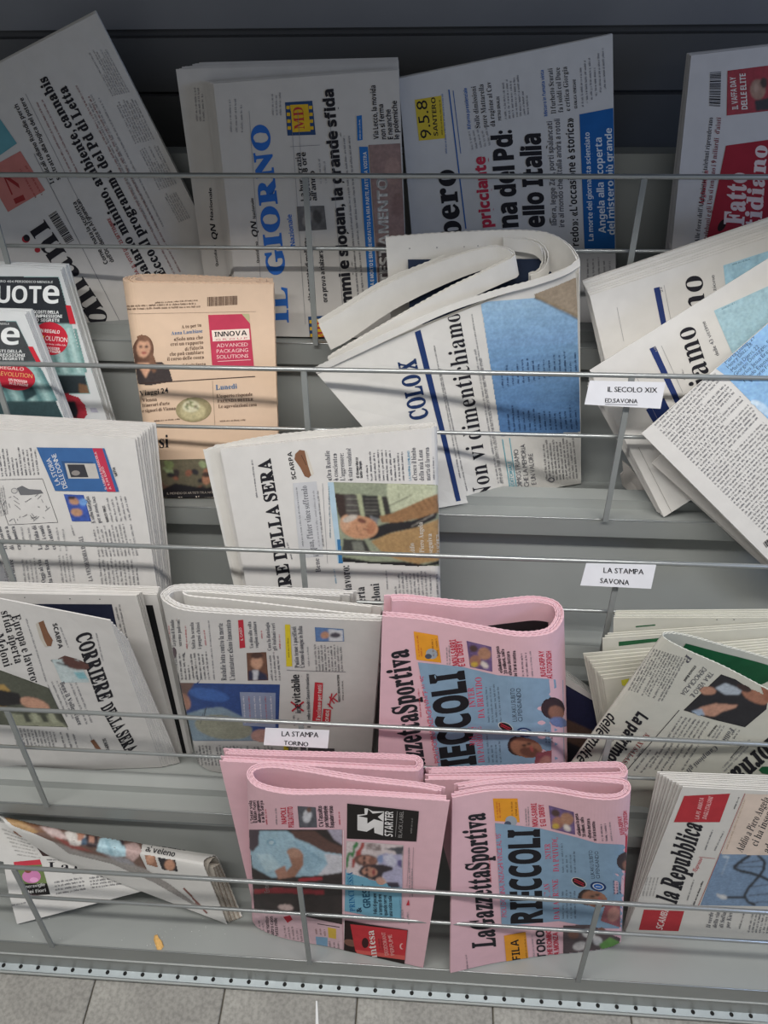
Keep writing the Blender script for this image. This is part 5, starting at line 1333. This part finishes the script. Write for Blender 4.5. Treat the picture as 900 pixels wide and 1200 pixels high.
P.poly([(340, 973), (368, 973), (386, 986), (401, 992), (401, 1001), (380, 998), (362, 988), (346, 982)], '5c4039'); P.poly([(384, 972), (401, 972), (401, 990), (392, 984)], 'a8a0b0'); P.poly([(337, 998), (348, 994), (355, 1000), (355, 1014), (346, 1027), (328, 1030), (342, 1014)], '9c705c'); P.blob(345, 999, 9, 5.5, 'ad8470', 10); P.poly([(322, 1020), (334, 1014), (338, 1028), (326, 1030)], 'a87a68')
P.poly([(350, 1029), (378, 1027), (378, 1031), (350, 1033)], 'a8303a'); P.poly([(298, 1042), (325, 1040), (380, 1043), (380, 1048), (325, 1046), (298, 1047)], 'a8303a'); P.text('Enter', (316, 1045), (314, 1033), 6, '9c9694', 'n', 'photograph'); P.blob(335, 1063, 9, 3.6, 'c8b0ac', 5)
P.poly([(297, 1066), (350, 1072), (401, 1083), (402, 1116), (340, 1102), (300, 1092)], 'd4b4bb', 'text_panel')
for i, tx in enumerate(('Per Hamilton', 'altro caos', 'tetto mille €')): P.text(tx, (316.5 + i * 5, 1094 + i), (314.5 + i * 5, 1073), 4)
P.body((306, 1090), (304, 1076), (310, 1090), 2, GREY); P.poly([(332, 1074), (340, 1072), (343, 1077), (337, 1081)], 'b8303f', 'text_panel'); P.body((336, 1098), (334, 1083), (355, 1102), 5, '6a6060', seed=5)
P.rect([(370, 1097), (384, 1098), (384, 1111), (371, 1108)], '7fa4c0', 'text_panel', 2); P.rect([(384, 1086), (394, 1088), (394, 1100), (385, 1098)], 'd3b04a', 'text_panel', 2); P.body((388, 1110), (387, 1100), (398, 1112), 3, '6a6060'); P.body((372, 1094), (371, 1086), (382, 1096), 3, '8a6a60'); P.line((372, 1082), (398, 1086), .9, INK, 'text_panel')
P.line((402.5, 972), (403.5, 1116), .8, 'e8d8da')
P.poly([(407, 941), (491, 950), (488, 985.6), (406.5, 982)], '24201f', 'advert')
z9 = lambda *p: [(400 + x / 9, 930 + y / 9) for x, y in p]
P.poly(z9((170, 218), (247, 210), (244, 150), (275, 150), (330, 180), (452, 182), (446, 290), (440, 437), (350, 408), (346, 350), (268, 396), (170, 380)), 'dcd8d6', 'advert')
P.poly(z9((285, 158), (332, 205), (452, 190), (385, 240), (444, 290), (345, 264), (275, 310), (275, 250), (178, 233), (272, 216)), '24201f', 'advert')
P.text('STARTER', (460.2, 980), (460.8, 950.5), 9.5, 'dcd8d6', 'j', 'advert'); P.line((463.4, 980), (465.6, 950), .6, '8a8684', 'advert'); P.text('BLACK LABEL', (471, 981), (473, 950), 4.6, '8e8a88', 'n', 'advert'); P.body((482.5, 976), (484, 958), (482.5, 976), 1, '8e8a88', 'advert')
P.poly([(406, 985), (473, 990), (471, 1040), (405, 1022)], 'cdbfbf', 'advert_photo'); P.poly([(405, 1018), (420, 1015), (432, 1030), (471, 1038), (470, 1080), (404, 1067)], '74a9c0', 'advert')
P.poly(z9((450, 575), (655, 550), (650, 640), (600, 650), (560, 600)), '4a4a50', 'advert_photo'); P.poly(z9((380, 650), (470, 620), (560, 640), (640, 640), (650, 990), (520, 960), (440, 880), (390, 760)), 'aaa6c0', 'advert_photo')
P.poly(z9((45, 770), (50, 680), (75, 610), (120, 610), (125, 540), (160, 500), (182, 512), (172, 552), (140, 578), (145, 612), (124, 672), (104, 660), (98, 632), (84, 655), (68, 775)), '3b7a46', 'advert_photo')
P.poly(z9((110, 770), (115, 692), (150, 650), (160, 600), (195, 570), (215, 508), (246, 505), (240, 552), (212, 602), (206, 640), (152, 692), (136, 770)), 'a04440', 'advert_photo')
P.body((432, 994), (431, 986), (446, 996), 5, '8a7a78', 'advert_photo'); P.blob(429, 1007.5, 14, 7, '6a4a42', 4, 'advert_photo'); P.blob(430.5, 1007, 10.5, 4.6, 'b07f6e', 4, 'advert_photo'); P.blob(436, 1008, 4, 4, '7c5448', 0, 'advert_photo'); P.blob(427, 1005, 1.4, 1.8, '4a302c', 0, 'advert_photo'); P.blob(427, 1010, 1.4, 1.8, '4a302c', 0, 'advert_photo')
P.poly(z9((180, 820), (215, 765), (320, 745), (430, 740), (545, 770), (540, 800), (440, 830), (420, 900), (370, 915), (260, 880), (200, 850)), '30262c', 'advert_photo'); P.blob(433.5, 1021, 9, 5.4, 'b4826e', 8, 'advert_photo'); P.blob(438, 1021.5, 1.5, 3, '8a3c3c', 0, 'advert_photo'); P.blob(430, 1018.6, 1.2, 1.6, '3a2426', 0, 'advert_photo'); P.blob(430, 1024, 1.2, 1.6, '3a2426', 0, 'advert_photo')
P.blob(446, 1032, 6, 4.5, 'bf9484', 20, 'advert_photo'); P.poly(z9((380, 660), (440, 630), (440, 720), (390, 730)), '7f8fb4', 'advert_photo'); P.poly(z9((440, 660), (540, 620), (580, 700), (560, 770), (480, 740)), 'c4c2d2', 'advert_photo'); P.poly(z9((590, 700), (640, 690), (640, 780), (590, 750)), '5c5480', 'advert_photo'); P.poly(z9((470, 930), (600, 930), (620, 985), (500, 980)), '3c3444', 'advert_photo')
P.line((479.5, 992), (477, 1038), .5, '9a8488', 'advert'); P.line((484.5, 992), (483, 1040), .5, '9a8488', 'advert')
P.text('PRINCIPESSA', (416.5, 1067), (413, 1021), 6.5, '1f6a9c', 's', 'advert'); P.text('&', (424, 1068), (423, 1062), 6, '24364a', 's', 'advert'); P.text('GREST', (434.5, 1063), (432.5, 1035), 8.5, '24506a', 'b', 'advert')
for i in range(4): P.text(('Felici di giocare', 'a tempo di ore', 'quando serve', 'una volta sola')[i], (442 + i * 6, 1070 + i), (441 + i * 6, 1046 + i), 4.2, '23303c', part='advert')
P.body((471, 1076), (469, 1050), (471, 1076), 1, '6a90a8', 'advert'); P.poly([(476, 1060), (479, 1053), (480, 1060)], 'b8303f', 'advert'); P.body((474, 1080), (472, 1064), (480, 1082), 2, MID); P.body((481, 1050), (480, 990), (484, 1050), 2, MID)
P.poly([(404, 1078), (478, 1089), (473.5, 1132), (440, 1122), (403, 1115)], '271a18', 'advert'); P.blob(411, 1104, 8, 4, '7a5448', 15, 'advert'); P.poly([(410.5, 1082), (477.5, 1089.5), (474.6, 1122), (416.5, 1114)], 'bc333a', 'advert'); P.poly([(417, 1112), (475, 1119), (474.6, 1124), (418, 1116.5)], 'cf5a54', 'advert')
P.text('intesa', (442, 1121), (438, 1089), 9, 'dcd4d0', 's', 'advert'); P.blob(428, 1104, 4, 6, '3a1a1c', 0, 'advert'); P.text('DEODORANT', (455.5, 1118), (451.5, 1091), 4.5, 'd8a8a4', 'n', 'advert'); P.text('PERFUME', (462.5, 1118), (459, 1094), 4.5, 'd8a8a4', 'n', 'advert'); P.body((446, 1112), (444.5, 1098), (449, 1112), 2, '4a2a2a', 'advert'); P.blob(471, 1108, 2.6, 3.6, 'd8a8a4', 0, 'advert', 12); P.blob(472, 1108, 2, 2.8, 'bc333a', 0, 'advert', 12)

E4b = P = Fold('newspaper', 'pink newspaper behind the huge-headline pink one in the bottom tray, top edge only', 'newspaper', 4, (498, 914, .086), (738, 912, .086), ('f', 728, .024), ('f', 548, .058), 'd8b0b8', group='pink sports newspapers')
cv = teardrop(P.W, .013, .020, P.W, 'R'); b = P.sheets(cv, 5, .002, 1, frontn=1, zsh=-.5); P.setfront(b, 'R')
E4 = P = Fold('newspaper', 'pink sports newspaper in the bottom tray, front page with huge black headline', 'newspaper', 4, (529, 934, .138), (738, 933, .138), ('F', 725, 1107), ('F', 527, 1140), 'd8b0b8', group='pink sports newspapers')
c = P.topxz([(530, 935), (580, 927), (640, 928), (690, 936), (722, 937), (737, 930), (739, 920), (732, 913), (710, 910), (670, 908), (620, 908), (570, 912), (532, 918)])
b = P.sheets(c, 5, .0017, 1, frontn=1, zsh=-.6); P.setfront(b, 'R'); gazzetta_front(P, False)
P.poly([(590.6, 1096), (616, 1091.6), (619.6, 1126), (593.8, 1131.5)], 'dd962c', 'advert'); P.text('FILA', (610, 1124), (607.5, 1100), 9.5, '1d1a16', 'b', 'advert'); P.body((618, 1122), (615.5, 1096), (618, 1122), 1, '6a4a20', 'advert')
P.text('TORO', (640, 1122.5), (637.5, 1089), 10, sty='b'); P.text('CHE ROMBO', (648, 1121), (645.5, 1089), 6, 'bc3346'); P.text('A MONZA', (655.5, 1118.6), (653.5, 1092), 6, 'bc3346'); P.body((627, 1122), (624, 1095), (627, 1122), 1, MID)
P.poly([(660, 1084), (691, 1082.6), (728, 1099), (723, 1112.6), (660, 1120)], '*4a3a3e'); P.blob(690, 1094, 8, 5, 'c8c6c4', 20); P.blob(680, 1108, 9, 5, 'bcb6b4', -10); P.blob(700, 1102, 6, 5, 'd0cccc', 40); P.poly([(702, 1106), (715, 1098), (727, 1104), (723, 1112), (706, 1113)], '5f9440'); P.blob(672, 1095, 6, 5, '6b4638', 10); P.blob(705, 1090, 5, 4, '7a5244', 0)
P.body((549, 1136), (547, 1118), (549, 1136), 1, GREY)

E5 = P = Stack('newspaper', 'thick white newspaper with red boxes and blue photo, right of the bottom tray', 'newspaper', 4,
               [(800, 922, .098), (1000, 932, .098), ('F', 985, 1107), ('F', 733, 1092)], [(770, 905, .062), (1000, 913, .062), ('f', 985, .02), ('f', 731, .030)], 9, 'cfccc6', th=.0014)
P.text('la Repubblica', (792, 1059.5), (823, 967), 25, sty='S', part='masthead')
P.poly([(801.8, 932.5), (855.6, 929.8), (843.3, 963.3), (789.5, 963.3)], 'b0353c', 'advert'); P.text('LA PIÙ AMATA', (819, 960), (825, 935), 5, 'd8a8a8', 'b', 'advert'); P.text('DAGLI ITALIANI', (827.5, 960), (835.5, 934), 5, 'd8a8a8', 'b', 'advert')
P.poly([(754.6, 1065.8), (801.8, 1067.5), (795, 1091), (748.5, 1089.5)], 'b0353c', 'advert'); P.text('SCAMBI', (776, 1089.5), (783.5, 1067), 8, 'dcc8c4', 'b', 'advert')
for i in range(5): P.body((750 + i * 4, 1050), (756 + i * 4, 1027), (750 + i * 4, 1050), 1, 'a9a6a2')
P.body((806, 1055), (814, 1030), (806, 1055), 1, GREY); P.body((827, 996), (836, 972), (827, 996), 1, GREY); P.body((813, 1062), (825, 1031), (813, 1062), 1, INK, wt=.3); P.body((838, 997), (849, 974), (838, 997), 1, GREY); P.text('l\'Espresso', (816, 1022), (823.5, 1006), 5, 'b8404a', 'i'); P.line((819, 1004), (838, 1006), .5, 'a85050'); P.body((861, 948), (867, 933), (861, 948), 1, INK)
P.poly([(874, 930), (985, 934), (985, 1002), (845, 1002)], 'd6c4b6', 'side_panel_tint'); P.line((873, 929.5), (818, 1062), .7, 'b06058'); P.body((852, 995), (874, 936), (852, 995), 1, 'b09a84')
P.text('Addio a Piero Angela', (869.5, 999), (902, 936), 9, '303034', 's'); P.text('ci ha insegnato', (887, 992), (913, 936), 9, '303034', 's'); P.text('ad amare', (901, 1000), (918, 965), 9, '303034', 's')
P.poly([(843.3, 1000), (985, 1004), (985, 1063), (820.7, 1060.6)], '~7890ac')
q = lambda *pts: [(730 + x / 5.294, 900 + y / 5.294) for x, y in pts]
ln = q((790, 540), (740, 570), (685, 615), (720, 635), (790, 650), (850, 668), (905, 695), (960, 720))
for a, b_ in zip(ln, ln[1:]): P.line(a, b_, 3.2, '2a2c32', 'photograph', 2)
ln = q((835, 540), (880, 580), (872, 630), (835, 680), (780, 740), (752, 790), (775, 830), (822, 850))
for a, b_ in zip(ln, ln[1:]): P.line(a, b_, 3, '2a2c32', 'photograph', 2)
for a, b_ in (((730, 590), (860, 572)), ((705, 612), (870, 612)), ((800, 735), (940, 715)), ((780, 790), (940, 775)), ((790, 835), (940, 825))): P.line(q(a)[0], q(b_)[0], 1, '3a3c44', 'photograph', 3)
P.line(q((645, 800))[0], q((755, 800))[0], 2.6, '2a2c32', 'photograph', 3); P.blob(*q((620, 798))[0], 5, 2.6, 'c8c8c8', 15); P.blob(*q((595, 790))[0], 3, 1.4, 'c8c8c8', 40); P.line(q((655, 555))[0], q((612, 660))[0], .6, 'b8c4d0', 'photograph', 3); P.blob(*q((640, 550))[0], 4, 1.2, 'b8c4d0', 10)
for i, tx in enumerate(('Il verde', 'della via', 'di Sofia', 'per Kiev')): P.text(tx, (832 + i * 7.5, 1087), (836 + i * 7.5, 1069), 5, '66666a', 's')
P.body((867, 1088), (873, 1068), (867, 1088), 1, INK); P.body((878, 1092), (884, 1066), (925, 1095), 12, GREY, seed=41)


class LoftSurf(Surf):
    def __init__(s, AB, root): s.begin(); s.A, s.B = AB; s.root = root
    def S(s, u, v):
        k = len(s.A) - 1; u_ = np.clip(u, 0, .99999) * k; i = u_.astype(int); f = (u_ - i)[:, None]
        a = s.A[i] * (1 - f) + s.A[i + 1] * f; b = s.B[i] * (1 - f) + s.B[i + 1] * f
        return a * (1 - v[:, None]) + b * v[:, None]
    def pmap(s, V, L):
        # dense search followed by refinement: the surface folds over, keep the side nearest the eye
        U, W_ = np.meshgrid(np.linspace(0, 1, 60), np.linspace(0, 1, 40)); U = U.ravel(); W_ = W_.ravel()
        G = s.S(U, W_); g = proj(G); dep = (G - EYE) @ FW
        u = np.zeros(len(V)); v = np.zeros(len(V))
        for i, p in enumerate(V):
            d = np.hypot(*(g - p).T); c = np.where(d < max(d.min() * 1.5, 6))[0]; j = c[np.argmin(dep[c] * 300 + d[c])]; u[i], v[i] = U[j], W_[j]
        e = 1e-4; f = lambda a, b: proj(s.S(a, b))
        for it in range(6):
            p = f(u, v); r = V - p; ju = (f(u + e, v) - p) / e; jv = (f(u, v + e) - p) / e
            det = ju[:, 0] * jv[:, 1] - ju[:, 1] * jv[:, 0]; det = np.where(abs(det) < 1e-3, 1e-3, det)
            u = np.clip(u + np.clip((r[:, 0] * jv[:, 1] - r[:, 1] * jv[:, 0]) / det, -.03, .03), 0, .999); v = np.clip(v + np.clip((ju[:, 0] * r[:, 1] - ju[:, 1] * r[:, 0]) / det, -.05, .05), 0, 1)
        P0 = s.S(u, v); nn = np.cross(s.S(u + .003, v) - P0, s.S(u, v + .003) - P0); nn /= np.linalg.norm(nn, axis=1)[:, None] + 1e-12
        nn *= np.sign(((EYE - P0) * nn).sum(1))[:, None]
        return P0 + nn * (L[:, None] + .0003), abs(f(u, v) - V).max(1) < 3


# the paper slumped in the bottom tray
a3 = [corner(c, 4) for c in ((-30, 960, .014), (205, 1000, .014), ('F', 20, 1083))]
nn = np.cross(a3[1] - a3[0], a3[2] - a3[0]); nn /= np.linalg.norm(nn); nn *= np.sign(nn @ (EYE - a3[0]))


def onplane(x, y, off=0.0):
    v = ray(x, y); return EYE + v * (((a3[0] + nn * off - EYE) @ nn) / (v @ nn))


E1 = Stack.__new__(Stack); E1.begin(); E1.t = 4; E1.n = nn; E1.quad = False
E1.root = thing('newspaper', 'slumped, rolled newspaper lying at left of the bottom tray, pink flower photo', 'newspaper', corner(('F', 120, 1056), 4))
out = [(-40, 958), (60, 972), (205, 1000), (245, 1028), (180, 1041), (130, 1054), (20, 1083), (10, 1046), (4, 1010), (-40, 1000)]
mp_ = mat('c6c4c0', 'paper', .035, 55, .8, 0, .15)
for k in range(3):
    E1.C = np.array([onplane(x + k * .8, y - k * .6, .002 - .0012 * k) for x, y in out]); E1.leaf(E1.C, .0008, mp_, 'sheet')
E1.C = np.array([onplane(x, y, .002) for x, y in out]); P = E1
P.poly([(2, 960), (60, 972), (128, 1008), (85, 1004), (50, 1003), (38, 985), (20, 972)], '~3d2a28'); P.blob(25, 977, 10, 4, '8e6450', 20); P.line((50, 975), (85, 993), 2.5, '6b3632', 'photograph'); P.line((50, 990), (118, 1004), .8, '9c8a7c', 'photograph')
for i in range(7): P.body((2 + i * 3, 972 + i * 5), (30 + i * 3, 982 + i * 4), (2 + i * 3, 972 + i * 5), 1, 'a5a3a0')
P.poly([(16, 1010), (47, 1007), (49, 1013), (17, 1015)], 'b83a48', 'advert'); P.poly([(17, 1015), (49, 1013), (59, 1048), (27, 1050)], '~6a7a4c', 'advert'); P.poly([(24, 1036), (55, 1035), (59, 1048), (28, 1050)], '23201f', 'advert'); P.blob(37, 1027, 11, 8, 'c07aa4', 0, 'advert'); P.blob(33, 1020, 4, 3, '7a4a3c', 0, 'advert'); P.blob(40, 1031, 5, 3, 'd898c0', 0, 'advert')
P.text('meraviglie', (29, 1041), (53, 1038), 3.6, WHITE, 'b', 'advert'); P.text('dei fiori', (31, 1047), (54, 1044.5), 3.6, WHITE, 'b', 'advert'); P.body((12, 1062), (32, 1058), (12, 1062), 1, GREY)
P.text('La cascata', (57, 1021), (156, 1019), 11, sty='s'); P.body((55, 1008), (140, 1011), (55, 1008), 1, GREY); P.body((64, 1035), (100, 1029), (66, 1048), 4, GREY); P.body((105, 1030), (142, 1025), (107, 1041), 4, GREY); P.body((85, 1024), (110, 1023), (85, 1024), 1, GREY)
AB = loft(E1, 4, [('F', 266, 1083), (258, 1062, .062), (247, 1035, .060), (239, 1015, .056), (240, 1007, .046), (248, 1003, .034), (255, 1005, .024), (268, 1035, .020), ('F', 284, 1074)],
          [(60, 1004, .040), (50, 998, .042), (28, 982, .044), (10, 968, .042), (4, 960, .036), (0, 956.5, .028), (0, 956, .020), (2, 962, .014), (8, 970, .012)], 1, .002, .0012, mp_, thick_dir=-1)
loft(E1, 4, [('F', 270, 1080), (262, 1058, .055), (251, 1034, .053), (244, 1018, .049), (248, 1008, .038), (254, 1008, .030), (268, 1040, .026), ('F', 282, 1074)],
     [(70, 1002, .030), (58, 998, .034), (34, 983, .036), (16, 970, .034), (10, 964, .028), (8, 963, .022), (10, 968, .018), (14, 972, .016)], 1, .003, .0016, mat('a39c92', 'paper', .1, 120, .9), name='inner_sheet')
for k in range(9):
    f = k / 8
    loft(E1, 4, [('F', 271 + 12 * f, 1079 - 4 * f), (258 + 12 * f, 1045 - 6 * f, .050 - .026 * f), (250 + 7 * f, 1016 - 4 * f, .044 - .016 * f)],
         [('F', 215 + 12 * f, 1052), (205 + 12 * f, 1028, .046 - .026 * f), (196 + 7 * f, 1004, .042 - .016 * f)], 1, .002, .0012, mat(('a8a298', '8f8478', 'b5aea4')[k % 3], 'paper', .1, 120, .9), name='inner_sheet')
ER = P = LoftSurf(AB, E1.root)
P.poly([(4, 958), (40, 961), (90, 970), (168, 987), (164, 1002), (172, 1018), (140, 1008), (100, 1000), (60, 985), (20, 968)], '~6a534a'); P.poly([(60, 985), (100, 999), (140, 1008), (172, 1018), (200, 1036), (240, 1066), (225, 1060), (180, 1034), (130, 1012), (80, 1000)], '~8f8a86')
for pts, c_ in (([(4, 959), (30, 961), (52, 972), (40, 977), (15, 968)], 'a4835a'), ([(26, 963), (40, 965), (58, 976), (46, 975)], '6f4c36'), ([(46, 968), (66, 970), (82, 984), (62, 981)], 'b5a09c'), ([(60, 978), (84, 988), (110, 998), (84, 994)], '8c4a44'),
                ([(76, 976), (84, 971), (96, 973), (101, 981), (93, 991), (83, 990)], 'c4beb8'), ([(90, 974), (99, 977), (98, 985), (91, 985)], 'a87a66'), ([(96, 983), (101, 981), (102, 990), (95, 990)], '3a5064'), ([(100, 974), (113, 977), (116, 993), (102, 992)], '33282c'), ([(104, 979), (111, 981), (110, 988), (104, 987)], 'ab8070'),
                ([(117, 983), (130, 977), (142, 985), (152, 1003), (137, 1004), (113, 997)], 'a5c2cc'), ([(122, 984), (126, 983), (134, 1002), (130, 1002)], '8fb0bc'), ([(136, 979), (147, 984), (144, 993)], '3a3034'), ([(147, 990), (160, 987), (167, 998), (157, 1009), (148, 1004)], 'b49a96'), ([(120, 1000), (150, 1006), (160, 1014), (140, 1010)], '8e8c90')):
    P.poly(pts, c_)
P.text('Mou-Sarri', (176.5, 989.5), (216, 997.5), 4.6, sty='j'); P.text('al veleno', (170, 997.8), (204, 1004.5), 6.4, sty='j')
P.poly([(169, 1001), (182, 1003), (186, 1017), (172, 1013)], '8a6450'); P.blob(176, 1007, 5, 5, 'b58a72'); P.poly([(184, 1004), (206, 1007.5), (209, 1021.5), (190, 1019)], '2e2c2e'); P.blob(199, 1013.5, 6, 6.5, 'b0846c'); P.line((215, 1040), (243, 1070), 3, '7a5048', 'photograph')

# ================================================================== signs hanging from the wires
def sign(label, tier, quad, texts):
    s = Stack('shelf_sign', label, 'sign', tier, [(x, y, .1425 + (.002 if i > 1 else 0)) for i, (x, y) in enumerate(quad)], [(x, y, .1420 + (.002 if i > 1 else 0)) for i, (x, y) in enumerate(quad)], 1, 'dcdce0', group='paper signs on the wire guards', th=.0005, leaf='card')
    for tx, a, b_, h in texts: s.text(tx, a, b_, h, '26262e', 'n', 'lettering')
    for tx, a, b_, h in texts: s.text(tx, (a[0] + .25, a[1]), (b_[0] + .25, b_[1]), h, '26262e', 'n', 'lettering')
    return s


SG1 = sign('white paper sign on the second tray wire, in front of the fanned pile', 1, [(691, 446), (780, 448), (774, 479), (685, 474)], [('IL SECOLO XIX', (712, 459), (770, 460), 6), ('ED.SAVONA', (709, 471.5), (747, 472.5), 5)])
SG1.line((709, 473.6), (747, 474.6), .5, '26262e', 'lettering')
SG2 = sign('white paper sign on the third tray wire, above empty grey metal', 2, [(687, 660), (769, 662), (763, 690), (680, 686)], [('LA STAMPA', (707, 671), (754, 673), 6.2), ('SAVONA', (703, 683), (737, 685.5), 6)])
SG3 = sign('small white paper sign on the fourth tray wire, above the pink newspapers', 3, [(311, 853), (386, 856), (384, 877), (309, 873)], [('LA STAMPA', (330, 862.5), (373, 864), 6), ('TORINO', (332.5, 872.5), (361, 874.5), 5)])

# ================================================================== small debris
bm = MB(); V = []; F = []
outl = [(181, 1096), (184, 1095), (186, 1099), (190, 1103), (192, 1109), (189, 1113), (184, 1113), (182, 1107), (180, 1101)]
lo = [onfloor(x, y, 4, .001) for x, y in outl]; hi = [onfloor(186 + (x - 186) * .7, 1104 + (y - 1104) * .8 - 1, 4, .004) for x, y in outl]; n = len(outl)
F = [tuple(range(n, 2 * n))] + [(i, (i + 1) % n, n + (i + 1) % n, n + i) for i in range(n)] + [tuple(range(n))[::-1]]
o = mesh_obj('crumb', np.array(lo + hi), F, mat('d8ab68', 'crumb', .15, 200, .7)); tag(o, 'orange-yellow crumb on the floor of the bottom tray, below the slumped newspaper', 'crumb')
V = []; F = []; rr = random.Random(2)
for i in range(38):
    x, y = (rr.gauss(210, 22), rr.gauss(1095, 8)) if i < 26 else (rr.uniform(20, 260), rr.uniform(1070, 1104)); c = onfloor(x, min(y, 1108), 4, .0012); r_ = rr.uniform(.0003, .0008); k = len(V)
    V += [c + (r_, 0, 0), c + (0, r_, 0), c - (r_, 0, 0), c - (0, r_, 0), c + (0, 0, r_)]; F += [(k, k + 1, k + 4), (k + 1, k + 2, k + 4), (k + 2, k + 3, k + 4), (k + 3, k, k + 4)]
o = mesh_obj('dust_specks', V, F, mat('e2e2e0', 'dust', .05, 50, .8)); tag(o, 'white specks of dust scattered on the bottom tray floor', 'dust', kind='stuff')
a, b_ = onz(371, 1173, FZ + .001), onz(375, 1200, FZ + .001); w_ = .0035
V = [a + (-w_ * .4, 0, 0), a + (w_ * .4, 0, 0), b_ + (w_, -.03, 0), b_ + (-w_, -.03, 0)]; V += [v + (0, 0, .001) for v in V]
o = mesh_obj('paper_scrap', V, [(3, 2, 1, 0), (4, 5, 6, 7), (0, 1, 5, 4), (1, 2, 6, 5), (2, 3, 7, 6), (3, 0, 4, 7)], mat('dededc', 'paper', .03, 60, .7)); tag(o, 'narrow white paper scrap on the tiles in front of the rack', 'scrap')

done = set()
for s in list(globals().values()):
    if isinstance(s, Surf) and id(s) not in done:
        done.add(id(s)); s.flush()
print('OBJECTS', len(bpy.data.objects), 'TRIS', sum(sum(len(p.vertices) - 2 for p in o.data.polygons) for o in bpy.data.objects if o.type == 'MESH'))
